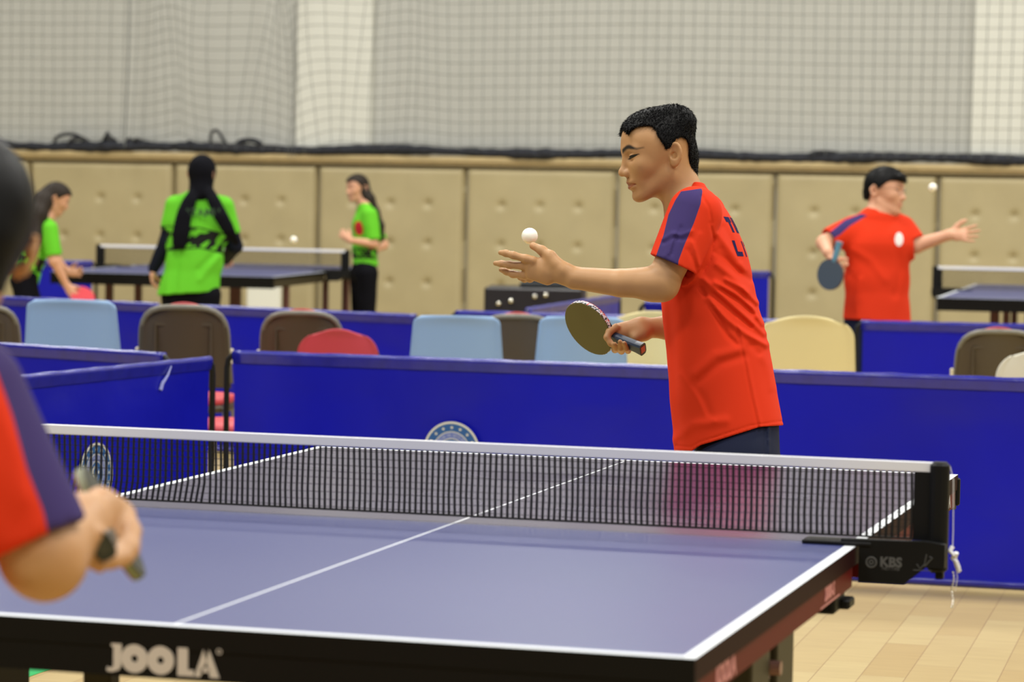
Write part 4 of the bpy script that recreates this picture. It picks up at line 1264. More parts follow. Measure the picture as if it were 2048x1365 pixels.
    for s, hx in ((-1, 1470), (1, 1486)):
        so.append(('u', rc(q(hx, 930, .085*s), q(hx-22 if s < 0 else hx-4, 1130, .105*s), .098, .092), .03))
    so += [('d', folds(D, [([(1537, 850), (1538, 910)], 2.5, .004), ([(1530, 850), (1531, 910)], 3, -.002)], .05, noise=.003, seed=8), 0), ('shell', None, .012),
           ('i', lambda p: (proj_px(p)[:, 1]-1120).astype(np.float32)*px*.9, .001), ('i', lambda p: (842-proj_px(p)[:, 1]).astype(np.float32)*px*.9, .001)]
    skin_obj('shorts', so, *bounds([q(1330, 820, -.25), q(1620, 1150, .27)], .06), .004, M_NAVY, me)
    for s, hx in ((-1, 1466), (1, 1520)):
        shoe(q(hx, 1440, .12*s), -RIGHT, me)
    return me

def shoe(ankle, fwd, parent):
    a = np.array(ankle, float); a[2] = 0
    f = np.array(fwd, float); f[2] = 0; f /= np.linalg.norm(f)
    z = np.array((0, 0, 1.0))
    ops = [('u', rc(a + z*.055, a + f*.11 + z*.045, .040, .038), 0), ('u', rc(a + f*.09 + z*.040, a + f*.165 + z*.036, .040, .036), .02),
           ('u', rc(a + z*.06, a + z*.10, .040, .040), .02), ('i', lambda p: -p[:, 2] + .003, .004), ('s', rc(a + z*.09, a + z*.2, .030, .034), .006)]
    o = skin_obj('shoe', ops, a + np.array((-.25, -.25, -.01)), a + np.array((.25, .25, .16)), .006, M_SHOE, parent)
    return o

def back_print(shirt, D, xd, q):
    """navy lettering across the back of the jersey, laid on the cloth"""
    vs = np.empty(len(shirt.data.vertices)*3, np.float32); shirt.data.vertices.foreach_get('co', vs); vs = vs.reshape(-1, 3)
    fs = np.empty(len(shirt.data.polygons)*4, np.int32); shirt.data.polygons.foreach_get('vertices', fs)
    bvh = BVHTree.FromPolygons([Vector(v) for v in vs.tolist()], fs.reshape(-1, 4).tolist())
    side = Vector(np.cross(UP, xd)); side.normalize()          # from the far side to the near side or back
    if side.dot(Vector(FWD)) > 0: side = -side                    # points towards the camera
    vb = MB()
    def seg(u, v, w, h):
        n = max(1, int(w/.008)); m = max(1, int(h/.008))
        g = {}
        for i in range(n+1):
            for j in range(m+1):
                yy = 440 + (v + h*j/m)/D*F_PX
                c = Vector(q(1430, yy, 0)) + side*(.085 - u - w*i/n)
                hit = bvh.ray_cast(c + Vector(xd)*.5, -Vector(xd))
                if hit[0] is None: return
                g[i, j] = hit[0] + hit[1]*.0007*(1 if hit[1].dot(Vector(xd)) > 0 else -1)
        nn = len(vb.v)
        ks = list(g); ix = {k: i for i, k in enumerate(ks)}
        vb.add([g[k] for k in ks], [(ix[i, j], ix[i+1, j], ix[i+1, j+1], ix[i, j+1]) for i in range(n) for j in range(m)])
    # strokes of block letters: two rows of print
    def letter(ch, u, v, w, h, t):
        S = {'T': [(0, 0, w, t), (w/2-t/2, 0, t, h)], 'L': [(0, 0, t, h), (0, h-t, w, t)], 'İ': [(w/2-t/2, 0, t, h)],
             'E': [(0, 0, t, h), (0, 0, w, t), (0, h/2-t/2, w*.8, t), (0, h-t, w, t)], 'H': [(0, 0, t, h), (w-t, 0, t, h), (0, h/2-t/2, w, t)],
             'K': [(0, 0, t, h), (t, h/2-t/2, w*.4, t), (w-t, 0, t, h*.42), (w-t, h*.58, t, h*.42), (w*.5, h*.38, w*.3, t), (w*.5, h*.52, w*.3, t)],
             'U': [(0, 0, t, h), (w-t, 0, t, h), (0, h-t, w, t)]}[ch]
        for s in S: seg(u+s[0], v+s[1], s[2], s[3])
    for k, ch in enumerate('TÜRK'.replace('Ü', 'U').replace('R', 'H')): letter(ch, .0+k*.044, -.004, .034, .038, .013)
    for k, ch in enumerate('LİTE'.replace('T', 'T')): letter(ch, -.006+k*.044, .054, .034, .038, .011)
    if vb.v:
        vb.build('back_lettering', mat('navy_print', srgb(34, 26, 74), .8, spec=.1), shirt)

def racket(C, a, n, name='table_tennis_racket', label=None, face=None, backc=None, handle=(.03, .05, .09), edge=(.8, .8, .8), group=None, badge=srgb(190, 110, 100)):
    """blade centre C, handle direction a, face normal n (towards the viewer)"""
    a = Vector(a).normalized(); n = Vector(n); n = (n - a*n.dot(a)).normalized(); b = n.cross(a)
    M = Matrix(((b.x, n.x, a.x, C[0]), (b.y, n.y, a.y, C[1]), (b.z, n.z, a.z, C[2]), (0, 0, 0, 1)))   # x width, y normal, z handle
    root = empty(name, C)
    tag(root, label, 'racket', group)
    inv = Matrix.Translation(-Vector(C)) @ M
    def outline(s=1.0):
        pts = []
        for k in range(40):
            t = 2*math.pi*k/40
            x = math.sin(t)*.0755*s; z = -math.cos(t)*.079*s
            if z > .045*s:
                f = (z/s-.045)/.034; x *= (1 - .12*f)
            pts.append((x, z))
        return pts
    b_ = MB(); b_.prism(outline(), -.0033, .0033, inv); b_.build('blade', mat('blade_wood', (.45, .30, .14), .5), root)
    e_ = MB(); e_.prism(outline(1.012), -.0048, .0048, inv); e_.build('edge_tape', edge_mat() if edge is None else mat('edge_tape', edge, .5), root)
    def rub(): return [(x*.995, min(z*.995, .0665)) for x, z in outline()]
    r_ = MB(); r_.prism(rub(), .0046, .0070, inv); r_.build('rubber', mat('rubber_face', face, .55, spec=.35), root)
    r2 = MB(); r2.prism(rub(), -.0070, -.0046, inv); r2.build('rubber', mat('rubber_back', backc, .5), root)
    h_ = MB()
    for z0, z1, w0, w1, t0, t1 in ((.066, .085, .012, .0135, .0075, .011), (.085, .150, .0135, .0140, .011, .0115), (.150, .172, .014, .0165, .0115, .0125)):
        sec = lambda w, t, z: [(w*math.cos(k*math.pi/8)*(1.0), t*math.sin(k*math.pi/8), z) for k in range(16)]
        def sq(w, t, z):
            o = []
            for k in range(16):
                c, s_ = math.cos(k*math.pi/8+.2), math.sin(k*math.pi/8+.2)
                r = (abs(c)**4+abs(s_)**4)**-.25
                o.append((w*c*r, t*s_*r, z))
            return o
        A = sq(w0, t0, z0); B_ = sq(w1, t1, z1)
        vs = [inv @ Vector(v) for v in A+B_]
        h_.add(vs, [(i, (i+1) % 16, (i+1) % 16+16, i+16) for i in range(16)] + [tuple(range(16))[::-1], tuple(range(16, 32))])
    h_.build('handle', mat('handle', handle, .4), root, smooth=False)
    c_ = MB(); c_.box((-.009, -.0075, .1722), (.009, .0075, .1728), inv); c_.build('end_badge', mat('end_badge', badge, .5), root)
    return root
def edge_mat():
    m, nt, b = new_mat('printed_edge_tape')
    tc = nt.nodes.new('ShaderNodeTexCoord'); w = nt.nodes.new('ShaderNodeTexNoise'); w.inputs['Scale'].default_value = 170
    nt.links.new(tc.outputs['Object'], w.inputs['Vector'])
    r = nt.nodes.new('ShaderNodeValToRGB'); r.color_ramp.interpolation = 'CONSTANT'
    r.color_ramp.elements[0].color = (.02, .02, .03, 1); r.color_ramp.elements[1].position = .47; r.color_ramp.elements[1].color = (.8, .8, .85, 1)
    e = r.color_ramp.elements.new(.62); e.color = (.7, .1, .1, 1)
    nt.links.new(w.outputs['Fac'], r.inputs['Fac']); nt.links.new(r.outputs['Color'], b.inputs['Base Color'])
    return m
M_BALL = mat('ball', srgb(250, 248, 236), rough=.35, sss=.3)
def ball(c, label, name='table_tennis_ball'):
    me = bpy.data.meshes.new(name)
    import bmesh
    bm = bmesh.new(); bmesh.ops.create_uvsphere(bm, u_segments=32, v_segments=20, radius=.02); bm.to_mesh(me); bm.free()
    me.polygons.foreach_set('use_smooth', [True]*len(me.polygons)); me.materials.append(M_BALL)
    o = bpy.data.objects.new(name, me); COL.objects.link(o); o.location = c
    return tag(o, label, 'ball')

if 'boy' in PARTS:
    main_boy()
    def img(x, y, z): return RIGHT*x - UP*y + FWD*z
    racket(P(1181, 656, 7.2+.20), img(.743, .315, -.587), img(-.656, .506, -.558), label='bat with dark olive rubber gripped by the boy in front of the cream chair',
           face=srgb(98, 92, 52), backc=srgb(190, 40, 40), handle=srgb(48, 62, 82), edge=None)
    ball(P(1059.4, 472.3, 7.16), 'white ball floating just above the thumb of the boy in the orange-red jersey')
# ------------------------------------------------------------------ the other players
def unit(v): v = np.asarray(v, float); return v/np.linalg.norm(v)
def hand_ops(W, d, n, thumb, size=1.0, curl=.2, spread=.12):
    """W wrist, d along the hand, n palm normal, thumb: direction of the thumb side"""
    d = unit(d); n = np.asarray(n, float); n = unit(n - d*(n @ d)); t = np.asarray(thumb, float); t = unit(t - d*(t @ d) - n*(t @ n))
    s = size; o = [('u', frc(W, W+d*.045*s, .021*s, .019*s, t, 1.25), .015), ('u', frc(W+d*.035*s, W+d*.078*s, .0135*s, .0115*s, t, 2.7), .012)]
    for k, (off, ln, r) in enumerate(((.030, .070, .0088), (.010, .078, .0090), (-.011, .072, .0086), (-.030, .056, .0076))):
        b = W + d*(.080 - .004*abs(k-1))*s + t*off*s
        dir0 = unit(d + t*(off*spread/.03)); a = 0.0; pts = [b]; rs = [r*s*1.05]
        p = b
        for seg, fr in enumerate((.45, .32, .23)):
            a += curl*(.7 if seg == 0 else 1.1)
            dd = dir0*math.cos(a) + n*math.sin(a); p = p + dd*ln*fr*s; pts.append(p); rs.append(r*s*(1-.11*(seg+1)))
        o += chain(pts, rs, .005*s)
    b = W + d*.022*s + t*.024*s; c1 = b + unit(d*.7+t*.75+n*.25)*.034*s; c2 = c1 + unit(d*.85+t*.5+n*(.2+curl))*.028*s; c3 = c2 + unit(d*.9+t*.3+n*(.2+curl*1.4))*.022*s
    o += chain([b, c1, c2, c3], [.0145*s, .0118*s, .0100*s, .0082*s], .008*s)
    return o

def figure(label, D, hd, J, body=1.0, h=.0055, skin=None, shirt=None, shorts=None, shirt_mat=None, shorts_mat=None, hair=None, hair_mat=None, hands=None, extra_body=(), lids=1.0, HS=(1, 1, 1), attrs=None, long_trousers=False, fold_seed=3, noise=.003, group=None):
    """hd=(px, py, dz, facing, up); J joints (px, py, dz) by name"""
    q = lambda t: P(t[0], t[1], D+(t[2] if len(t) > 2 else 0))
    s = body; N = {k: (q(v) if not isinstance(v, np.ndarray) else v) for k, v in J.items()}
    HO = q(hd[:3]); HR = frame_from(hd[3], hd[4])
    ax = N['shl']-N['shr']; ax = ax - UP*(ax @ UP)*.5; shw = np.linalg.norm(N['shl']-N['shr'])/2
    ops = local(HO, HR, np.array(HS)*s, head_ops())
    hipc = (N['hipl']+N['hipr'])/2; chest = N['neck']*.72+hipc*.28; waist = N['neck']*.35+hipc*.65
    ops += [('u', rc(HO-HR[:, 2]*.03*s-HR[:, 0]*.018*s, N['neck'], .045*s, .047*s), .03),
            ('u', frc(N['neck'], chest, .050*s, .075*s, ax, 1.7), .04), ('u', frc(chest, waist, .075*s, .072*s, ax, 1.4), .04), ('u', frc(waist, hipc, .072*s, .085*s, ax, 1.4), .04)]
    for k in 'lr':
        ops += [('u', rc(N['sh'+k], N['el'+k], .043*s, .036*s), .03), ('u', rc(N['el'+k], N['wr'+k], .036*s, .024*s), .012)]
        kn = N.get('kn'+k); an = N.get('an'+k)
        if kn is None:
            kn = N['hip'+k]*1.0; kn = kn + np.array((0, 0, 0)); kn[2] = .46*s
            an = kn.copy(); an[2] = .085
            N['kn'+k], N['an'+k] = kn, an
        ops += [('u', rc(N['hip'+k], kn, .078*s, .052*s), .03), ('u', rc(kn, an, .052*s, .034*s), .012)]
    for (k, d, n, t, curl, spread) in (hands or []): ops += hand_ops(N['wr'+k], d, n, t, .92*s, curl, spread)
    ops += list(extra_body)
    pts = list(N.values())+[HO]
    lo, hi = bounds(pts, .22)
    m = face_masks(HO, HR, np.array(HS)*s, lids); 
    me = skin_obj('person', ops, lo, hi, h, skin or M_SKIN2, None, m, smooth=1)
    tag(me, label, 'person', group)
    if hair: hair(me, HO, HR, np.array(HS)*s)
    # shirt
    if shirt:
        sc, hemz = shirt.get('r', 1.0), shirt['hem']
        hp = hipc*1.0; hem = q(hemz) if not isinstance(hemz, np.ndarray) else hemz
        so = [('u', frc(N['neck']-unit(N['neck']-hipc)*.02, chest, .062*s*sc, .092*s*sc, ax, 1.62), .0), ('u', frc(chest, waist, .092*s*sc, .092*s*sc, ax, 1.48), .03),
              ('u', frc(waist, hem + unit(hem-waist)*.05, .092*s*sc, .108*s*sc, ax, 1.42), .03)]
        cuts = []
        for k in 'lr':
            f = shirt.get('sleeve', .62); a, b = N['sh'+k], N['el'+k]
            e = a+(b-a)*f; so.append(('u', rc(a, a+(b-a)*(f+.25), .060*s, .056*s), .04))
            if f < .95: cuts.append((e, unit(b-a), a, b))
        trunkf = [o for o in so[:3]]
        so.append(('d', folds(D, shirt.get('folds', []), shirt.get('near', .06), noise=noise, seed=fold_seed, scale=9), 0))
        so.append(('shell', None, .013*max(1, h/.006)))
        for e, dd, a, b in cuts:
            def cf(p, e=e, dd=dd, a=a, b=b):
                pl = (p-e.astype(np.float32)) @ dd.astype(np.float32)
                return np.maximum(np.maximum(-pl, rc(a, b+(b-a)*.4, .085*s, .085*s)(p)), .012-evalops(trunkf, p))
            so.append(('s', cf, .001))
        hn = unit(hem-chest) if 'hemn' not in shirt else unit(shirt['hemn'])
        so.append(('i', plane(hem, hn), .001))
        so.append(('s', rc(HO-HR[:, 2]*.05*s, N['neck']+unit(HO-N['neck'])*.022, .045*s, .056*s), .004))
        o = skin_obj(shirt.get('name', 'jersey'), so, *bounds([N[k] for k in ('shl', 'shr', 'ell', 'elr', 'neck', 'hipl', 'hipr')]+[hem], .17), h, shirt_mat, me, attrs, smooth=2)
    if shorts:
        z1 = shorts['len']
        po = [('u', frc(waist*.6+hipc*.4, hipc, .085*s, .095*s, ax, 1.42), 0)]
        for k in 'lr':
            if long_trousers:
                po += [('u', rc(N['hip'+k], N['kn'+k], .090*s, .070*s), .03), ('u', rc(N['kn'+k], N['an'+k], .070*s, .062*s), .02)]
            else: po.append(('u', rc(N['hip'+k], N['hip'+k]+(N['kn'+k]-N['hip'+k])*.9, .092*s, .084*s), .03))
        po += [('d', folds(D, [], noise=noise, seed=9), 0), ('shell', None, .013*max(1, h/.006)), ('i', lambda p: (z1-p[:, 2]).astype(np.float32), .001)]
        po.append(('i', plane(waist*.5+hipc*.5, waist-hipc), .001))
        skin_obj('trousers' if long_trousers else 'shorts', po, *bounds([N[k] for k in ('hipl', 'hipr', 'knl', 'knr', 'anl', 'anr')]+[waist], .16), h*1.1, shorts_mat, me)
    fwd = HR[:, 0]*1.0
    for k in 'lr': shoe(N['an'+k], hd[5] if len(hd) > 5 else fwd, me)
    return me, N, HO, HR

GREEN = srgb(100, 192, 44)
def green_mat(name, extra=()): return mask_mat(name, GREEN, [('band', (.012, .013, .012), .002), ('crest', (.55, .03, .03), .001)]+list(extra), rough=.8, spec=.15)
M_GREENS = green_mat('green_jersey')
M_BLACKC = mat('black_cloth', (.004, .004, .0065), .85, spec=.1, bump=(300, .2, .001))
M_DARKC = mat('dark_undershirt', (.007, .009, .018), .8, spec=.12)
F2 = np.float32
def band_fn(D, pts, wd, camo=True, seed=1):
    """dark printed band between two photo curves"""
    r = np.random.default_rng(seed); K = r.normal(size=(7, 3))*26; ph = r.uniform(0, 6, 7)
    xs = [a[0] for a in pts]
    def f(p):
        c = proj_px(p); y0 = np.interp(c[:, 0], xs, [a[1] for a in pts]); y1 = np.interp(c[:, 0], xs, [a[2] for a in pts])
        d = np.minimum(c[:, 1]-y0, y1-c[:, 1])*D/F_PX
        if camo:
            n = np.sin(p @ K.T.astype(F2)*3.6 + ph).sum(1)*.010
            edge = .010
            inner = np.where(d > edge, n+.003, .01)
            d = np.minimum(d, inner)
        return d.astype(F2)
    return f

if 'fg' in PARTS:
    def foreground_boy():
        D = 3.3
        q = lambda x, y, dz=0.0: P(x, y, D+dz)
        fw = unit(-RIGHT*.55 + FWD*.80 - UP*.28); up = unit(UP + RIGHT*.05 + FWD*.25)
        hd = (-98, 504, .0, fw, up, -RIGHT*.5+FWD)
        J = dict(neck=(-190, 700, .02), shr=(-66, 792, -.02), shl=(-360, 775, .10), elr=(84, 1112, -.03), wrr=(164, 1050, .13), ell=(-440, 1090, .22), wrl=(-340, 1130, .42),
                 hipr=(-260, 1500, -.06), hipl=(-480, 1480, .08))
        def hair(me, HO, HR, S):
            t = 5
            poly = [(80, 66), (60, 62), (40, 40), (22, 30), (8, 22), (0, 24), (-10, 40), (-34, 38), (-44, 10), (-46, -28), (-60, -62), (-130, -70), (-140, 90), (-40, 170), (110, 150), (120, 70)]
            o = skin_obj('hair', [('u', hair_ops(HO, HR, S, 14, poly, noise=2, dens=.12), 0)], HO-.19, HO+.19, .004, M_HAIR, me)
        def stripe(p):
            c = proj_px(p)[:, :2].astype(F2)
            pl = [(-30, 620), (40, 620), (110, 735), (145, 850), (165, 925), (185, 985), (205, 1060), (215, 1140), (108, 1120), (86, 1022), (54, 940), (24, 830), (-10, 735), (-50, 700)]
            return (-poly2(c, pl)*D/F_PX).astype(F2)
        extra = [('u', rc(q(78, 1112, -.03), q(92, 1126, -.02), .040, .040), .03), ('u', rc(q(90, 1116, .0), q(156, 1056, .12), .042, .032), .02)]
        W = q(176, 1052, .13)
        # fist round the handle, seen from behind
        H = [('u', frc(q(155, 1055, .12), q(202, 1035, .19), .030, .024, UP, 1.25), .02), ('u', frc(q(192, 1040, .18), q(232, 1050, .21), .020, .018, UP, 1.9), .015)]
        for pts, rs in (([(223, 1022, .23), (249, 1030, .22), (263, 1062, .18), (261, 1100, .14), (249, 1122, .13)], [.014, .013, .012, .011, .009]),
                        ([(219, 1040, .22), (249, 1056, .20), (257, 1090, .16), (245, 1116, .12), (227, 1124, .11)], [.013, .012, .0115, .0105, .009]),
                        ([(209, 1060, .20), (237, 1080, .18), (241, 1106, .14), (225, 1122, .10), (209, 1126, .10)], [.013, .012, .011, .010, .0085]),
                        ([(192, 1075, .17), (213, 1100, .14), (213, 1120, .10), (197, 1130, .08), (185, 1126, .08)], [.012, .011, .0105, .0095, .008]),
                        ([(187, 1020, .17), (192, 1060, .12), (195, 1078, .09), (201, 1070, .07)], [.014, .012, .011, .009])):
            H += chain([q(*t) for t in pts], rs, .006)
        me, N, HO, HR = figure('boy in the near left corner, seen from behind, red jersey with navy stripe, arm bent', D, hd, J, body=1.06, h=.0065, skin=M_SKIN,
               shirt=dict(hem=(-380, 1560, 0), sleeve=.92, r=1.0, folds=[([(-10, 800), (30, 900), (50, 1000)], 14, .004), ([(-60, 900), (0, 1000), (30, 1060)], 18, -.004)], near=.3), shirt_mat=M_REDSHIRT,
               shorts=dict(len=.44), shorts_mat=M_NAVY, hair=hair, hands=[('l', -UP, FWD, RIGHT, .4, .1)], extra_body=extra+H, attrs={'stripe': stripe, 'badge': lambda p: np.full(len(p), -1.0)}, noise=.003)
        # bat: butt of the handle towards us, blade beyond the fist
        C = q(220, 1048, .235); butt = q(206, 1096, .06)
        a = unit(butt-C); m = unit(RIGHT*.48-UP*.87)
        n = np.cross(a, m)
        racket(C, a, n, label='bat mostly hidden in the fist of the boy in the near left corner', face=srgb(60, 62, 50), backc=srgb(150, 60, 60), handle=srgb(44, 48, 40), badge=srgb(60, 62, 48), edge=srgb(120, 128, 96))
    foreground_boy()

if 'bg' in PARTS:
    def hair_long(kind, mat_=None):
        def f(me, HO, HR, S):
            poly = [(96, 70), (80, 78), (56, 70), (36, 50), (20, 30), (6, 16), (-4, 22), (-12, 36), (-28, 34), (-34, 4), (-30, -40), (-60, -80), (-140, -80), (-140, 90), (-40, 170), (120, 150), (126, 60)]
            k = [('u', hair_ops(HO, HR, S, 7, poly, noise=1.5), 0)]
            sc = 1.0
            if kind: 
                pts = list(kind[0])
                k += chain(pts, kind[1], .02)
            o = skin_obj('hair', k, np.min([HO-.2]+([np.array(p)-.1 for p in pts] if kind else []), axis=0), np.max([HO+.2]+([np.array(p)+.1 for p in pts] if kind else []), axis=0), .005, mat_ or M_HAIRB, me)
        return f
    # girl in a headscarf, seen from behind
    def scarf_girl():
        D = 17.4; q = lambda x, y, dz=0.0: P(x, y, D+dz)
        fw = unit(FWD*.97 + RIGHT*.2 - UP*.1)
        hd = (404, 352, 0, fw, UP)
        J = dict(neck=(404, 396, 0), shl=(350, 412, .0), shr=(449, 412, .03), ell=(334, 484, .02), wrl=(307, 539, .06), elr=(470, 492, .08), wrr=(452, 520, .32), hipl=(352, 592, 0), hipr=(412, 592, 0))
        def hair(me, HO, HR, S):
            ops = local(HO, HR, S, [('u', ell((-2, 0, 38), (100, 82, 92)), 0), ('u', rc((-10, 0, 10), (-8, 0, -60), 74, 66), 30), ('u', rc((-8, 0, -60), (-14, 0, -105), 66, 74), 30),
                                    ('s', ell((98, 0, -8), (46, 52, 68)), 8)])
            tails = []
            for pl, w in (([(392, 380, -.07), (380, 400, -.11), (368, 430, -.13), (362, 465, -.135), (358, 492, -.13)], [.034, .040, .046, .052, .046]),
                          ([(416, 380, -.07), (428, 402, -.11), (442, 432, -.13), (458, 462, -.12), (474, 488, -.06)], [.034, .038, .040, .034, .020])):
                tt = np.linspace(0, len(pl)-1, 26); kk = np.arange(len(pl))
                dn = [q(*[np.interp(t, kk, [a[c] for a in pl]) for c in range(3)]) for t in tt]; wn = [float(np.interp(t, kk, w)) for t in tt]
                for i in range(25): tails.append(('u', frc(dn[i], dn[i+1], wn[i]*.42, wn[i+1]*.42, RIGHT, 2.3), .006))
            skin_obj('headscarf', ops+tails+[('d', folds(D, [], noise=.002, seed=4, scale=9), 0)], HO-np.array((.35, .35, .55)), HO+np.array((.35, .35, .2)), .0065, M_BLACKC, me)
        nm = dict(band=band_fn(D, [(340, 452, 502), (400, 455, 497), (460, 470, 512)], 1, seed=2), crest=lambda p: np.full(len(p), -1.0))
        me, N, HO, HR = figure('girl in a black headscarf and green jersey, standing with her back turned', D, hd, J, body=.98, h=.0065,
               shirt=dict(hem=(378, 588, 0), sleeve=.70, r=1.22, hemn=-UP+RIGHT*.06, folds=[([(345, 500), (335, 560), (332, 590)], 5, .010), ([(358, 500), (352, 560), (350, 600)], 5, -.010), ([(400, 560), (425, 530), (438, 515)], 6, .009), ([(395, 540), (415, 520), (430, 505)], 5, -.008)], near=.1), shirt_mat=M_GREENS,
               shorts=dict(len=.09), shorts_mat=M_BLACKC, long_trousers=True, hair=hair, hands=[('l', -UP-RIGHT*.1, RIGHT, FWD, .7, .1), ('r', FWD, -UP, -RIGHT, .8, .1)], attrs=nm, noise=.004)
        sl = []
        for k in 'lr':
            a, b, c = N['sh'+k], N['el'+k], N['wr'+k]
            sl = [('u', rc(a+(b-a)*.25, b, .052, .047), 0), ('u', rc(b, b+(c-b)*.97, .047, .034), .015), ('d', folds(D, [], noise=.003, seed=6, scale=14), 0)]
            skin_obj('undershirt_sleeve', sl, *bounds([a, b, c], .12), .0065, M_DARKC, me)
        tb = MB(); v, fc = text_geo('ATAMU', .062, .001, .002)
        tb.add([frame4(q(404, 426, -.142), RIGHT, UP-FWD*.08) @ p for p in v], fc); tb.build('back_lettering', mat('dark_green_print', (.02, .06, .02), .6), me)
    scarf_girl()
    # girl bending at the far left
    def bending_girl():
        D = 18.6; q = lambda x, y, dz=0.0: P(x, y, D+dz)
        fw = unit(RIGHT*.85 + FWD*.35 - UP*.42); up = unit(UP + RIGHT*.4)
        hd = (108, 400, 0, fw, up, RIGHT)
        J = dict(neck=(92, 438, 0), shr=(98, 458, -.13), shl=(94, 458, .14), elr=(108, 522, -.14), wrr=(134, 572, -.08), ell=(112, 520, .16), wrl=(135, 545, .2), hipr=(48, 560, -.08), hipl=(46, 560, .08),
                 knr=(62, 650, -.09), knl=(70, 650, .09), anr=(30, 735, -.10), anl=(48, 735, .1))
        me, N, HO, HR = figure('girl with long loose brown hair in a green jersey, bending at the left edge', D, hd, J, body=.92, h=.0065,
               shirt=dict(hem=(46, 566, 0), sleeve=.85, r=1.0), shirt_mat=M_GREENS, shorts=dict(len=.44), shorts_mat=M_BLACKC,
               hair=hair_long(([q(96, 392, -.02), q(84, 404, -.06), q(74, 430, -.12), q(68, 470, -.15), q(62, 505, -.15)], [.060, .066, .066, .058, .026]), M_HAIRB),
               hands=[('r', RIGHT*.7-UP, FWD, RIGHT, .8, .1), ('l', RIGHT, -FWD, UP, .6, .1)], attrs=dict(band=band_fn(D, [(30, 505, 535), (90, 520, 548)], 1, seed=3), crest=lambda p: np.full(len(p), -1.0)), noise=.003)
        racket(q(165, 594, -.07), unit(-RIGHT*.8+UP*.5), unit(UP*.6-FWD*.6), label='red-faced bat held low by the bending girl at left', face=srgb(200, 50, 60), backc=(.02, .02, .02), edge=srgb(200, 150, 150))
    bending_girl()
    # braided girl behind the net
    def braid_girl():
        D = 20.6; q = lambda x, y, dz=0.0: P(x, y, D+dz)
        fw = unit(-RIGHT*.80 - FWD*.55 - UP*.12)
        hd = (717, 380, 0, fw, UP, -RIGHT*.8-FWD*.5)
        J = dict(neck=(730, 412, 0), shl=(740, 430, -.12), shr=(726, 428, .13), ell=(748, 488, -.14), wrl=(700, 481, -.22), elr=(768, 490, .14), wrr=(752, 500, .0), hipl=(734, 548, -.08), hipr=(722, 548, .08))
        me, N, HO, HR = figure('girl with a dark braid in a green jersey, standing behind the left table, hand raised', D, hd, J, body=.88, h=.0065,
               shirt=dict(hem=(731, 534, 0), sleeve=.88, r=1.0), shirt_mat=M_GREENS, shorts=dict(len=.09), shorts_mat=M_BLACKC, long_trousers=True,
               hair=hair_long(([q(726, 383, .0), q(739, 398, -.02), q(750, 425, -.02), q(760, 452, -.02), q(765, 478, -.02)], [.055, .038, .034, .030, .016]), M_HAIRB),
               hands=[('l', -RIGHT*.7+UP*.6, FWD, UP, .7, .1), ('r', -RIGHT, -UP, -FWD, .8, .1)],
               attrs=dict(band=band_fn(D, [(690, 496, 516), (770, 500, 520)], 1, seed=5), crest=lambda p: (.022-np.linalg.norm(p-q(716, 457, -.11).astype(F2), axis=1)+.03).astype(F2)), noise=.003)
    braid_girl()
    # serving boy with glasses
    def glasses_boy():
        D = 14.9; q = lambda x, y, dz=0.0: P(x, y, D+dz)
        fw = unit(RIGHT*.88 - FWD*.46 - UP*.10)
        hd = (1766, 388, 0, fw, unit(UP+RIGHT*.12), RIGHT*.7-FWD*.5)
        J = dict(neck=(1760, 432, 0), shr=(1704, 458, -.02), shl=(1806, 458, .05), elr=(1648, 486, -.08), wrr=(1656, 505, -.18), ell=(1832, 492, .02), wrl=(1898, 470, -.04), hipr=(1728, 632, 0), hipl=(1776, 632, .02),
                 knr=(1722, 800, -.05), knl=(1810, 800, 0), anr=(1715, 950, 0), anl=(1850, 950, 0))
        def hair(me, HO, HR, S):
            poly = [(104, 58), (92, 62), (70, 62), (44, 56), (26, 40), (10, 22), (-2, 14), (-12, 34), (-30, 34), (-38, 0), (-50, -34), (-140, -40), (-140, 90), (-40, 170), (120, 150), (126, 60)]
            o = skin_obj('hair', [('u', hair_ops(HO, HR, S, 8, poly, noise=4, dens=.1, extra=[('u', ell((58, -6, 80), (46, 58, 26)), 12)]), 0)], HO-.2, HO+.2, .0045, M_HAIR, me)
            add_strands(o, HO, HR, S, 3000, .016)
            g = MB(); T = lambda x, y, z: Vector(HO + HR @ (np.array((x, y, z))*S/1000))
            for s_ in (-1, 1):
                g.tube([T(97-4*abs(math.cos(a))*0 - (6 if math.cos(a)*s_ > 0 else 0), s_*31+21*math.cos(a), 20+15*math.sin(a)) for a in np.linspace(0, 2*math.pi, 16)[:-1]], .0011, 5, closed=True)
                g.tube([T(92, s_*52, 24), T(50, s_*74, 24), T(-14, s_*79, 16)], .0011, 5)
            g.tube([T(98, -10, 22), T(104, 0, 26), T(98, 10, 22)], .0011, 5)
            g.build('glasses', mat('glasses_wire', (.12, .11, .10), .3, .6), me)
        def badge(p):
            c = proj_px(p); return np.where(c[:, 2] < D+.0, 1-np.sqrt(((c[:, 0]-1798)/8.5)**2+((c[:, 1]-479)/14)**2), -1).astype(F2)*.02
        def stripe(p):
            c = proj_px(p)[:, :2].astype(F2)
            pl = [(1722, 428), (1735, 431), (1700, 452), (1680, 470), (1652, 486), (1640, 480), (1668, 458), (1690, 440)]
            pl2 = [(1800, 430), (1812, 436), (1836, 462), (1842, 478), (1836, 486), (1826, 462)]
            return np.where(proj_px(p)[:, 2] < D+.3, np.maximum(-poly2(c, pl), -9)*D/F_PX, -1).astype(F2)
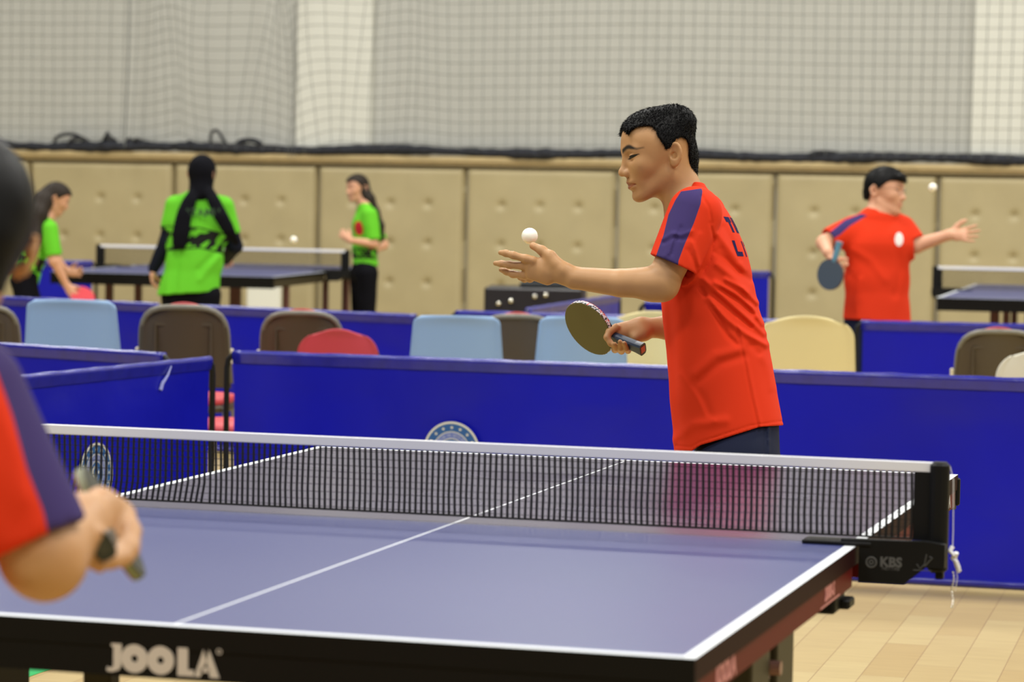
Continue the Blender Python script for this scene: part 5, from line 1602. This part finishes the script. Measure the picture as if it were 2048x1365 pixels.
        me, N, HO, HR = figure('boy with glasses in a red jersey with white badge, arms spread in a serve', D, hd, J, body=1.09, h=.006, skin=M_SKIN2,
               shirt=dict(hem=(1754, 644, 0), sleeve=.82, r=1.12, hemn=-UP-RIGHT*.08, folds=[([(1720, 560), (1712, 610), (1716, 640)], 6, .006), ([(1790, 480), (1800, 540), (1790, 590)], 8, -.006), ([(1705, 500), (1740, 520), (1770, 560)], 8, .005)], near=.06), shirt_mat=M_REDSHIRT,
               shorts=dict(len=.44), shorts_mat=M_NAVY, hair=hair, hands=[('r', RIGHT*.45-UP*.75-FWD*.2, RIGHT-FWD*.5, FWD, .9, .05), ('l', RIGHT+UP*.02, UP*.35-FWD*.9, UP, .12, .22)], attrs=dict(stripe=stripe, badge=badge), noise=.0035)
        racket(q(1661, 549, -.26), unit(RIGHT*.22+UP*.86-FWD*.2), unit(-FWD*.80-RIGHT*.50+UP*.30), label='bat with slate blue rubber hanging from the hand of the boy with glasses', face=srgb(66, 78, 92), backc=srgb(180, 40, 40), handle=srgb(90, 140, 165), edge=srgb(90, 60, 50))
        ball(P(1865.5, 375, 13.9), 'white ball in the air beside the face of the boy with glasses')
    glasses_boy()
    ball(P(587.5, 480, 16.9), 'white ball in flight just above the net of the left table')
# ------------------------------------------------------------------ things by the back wall
if 'bg' in PARTS:
    # black case with chrome fittings
    c = P(1072, 590, 18.6); base = empty('flight_case', (c[0], c[1], 0), .2)
    tag(base, 'black case with chrome knobs behind the far barriers', 'case')
    zt = P(1060, 574, 18.6)[2]; w = .31
    b = MB(); b.box((-w, -.25, .0), (w, .25, zt), bev=.02); b.build('body', mat('case_black', (.012, .010, .012), .4), base)
    l = MB(); l.box((-w*.3, -.18, zt), (w*1.02, .2, zt+.035), bev=.02); l.box((-w*.1, -.1, zt+.03), (w*.9, .15, zt+.06), bev=.02); l.build('cover', mat('case_cloth', (.016, .018, .020), .7), base)
    for u, v in ((997, 607), (1022, 602), (1070, 593), (1092, 590)):
        p = P(u, v, 18.35); k = MB()
        q_ = Vector(((p[0]-c[0])*math.cos(.2)+(p[1]-c[1])*math.sin(.2), -.262, p[2]))
        k.lathe([(.001, .022), (.011, .019), (.015, .010), (.015, 0), (.008, -.008)], 16, Matrix.Translation(q_) @ Matrix.Rotation(math.pi/2, 4, 'X'))
        k.build('knob', mat('knob_chrome', (.8, .78, .7), .15, 1.0), base, smooth=True)
    # white board standing behind the left table
    a = on_y(493, 600, WALL_Y-.55); bb = on_y(560, 600, WALL_Y-.55)
    w = MB(); w.box((a[0], WALL_Y-.55, 0), (bb[0], WALL_Y-.50, P(520, 570, 21.2)[2]), bev=.01)
    o = w.build('white_box', mat('white_board', srgb(226, 226, 214), .6)); tag(o, 'plain white box on the floor beyond the left table', 'box')
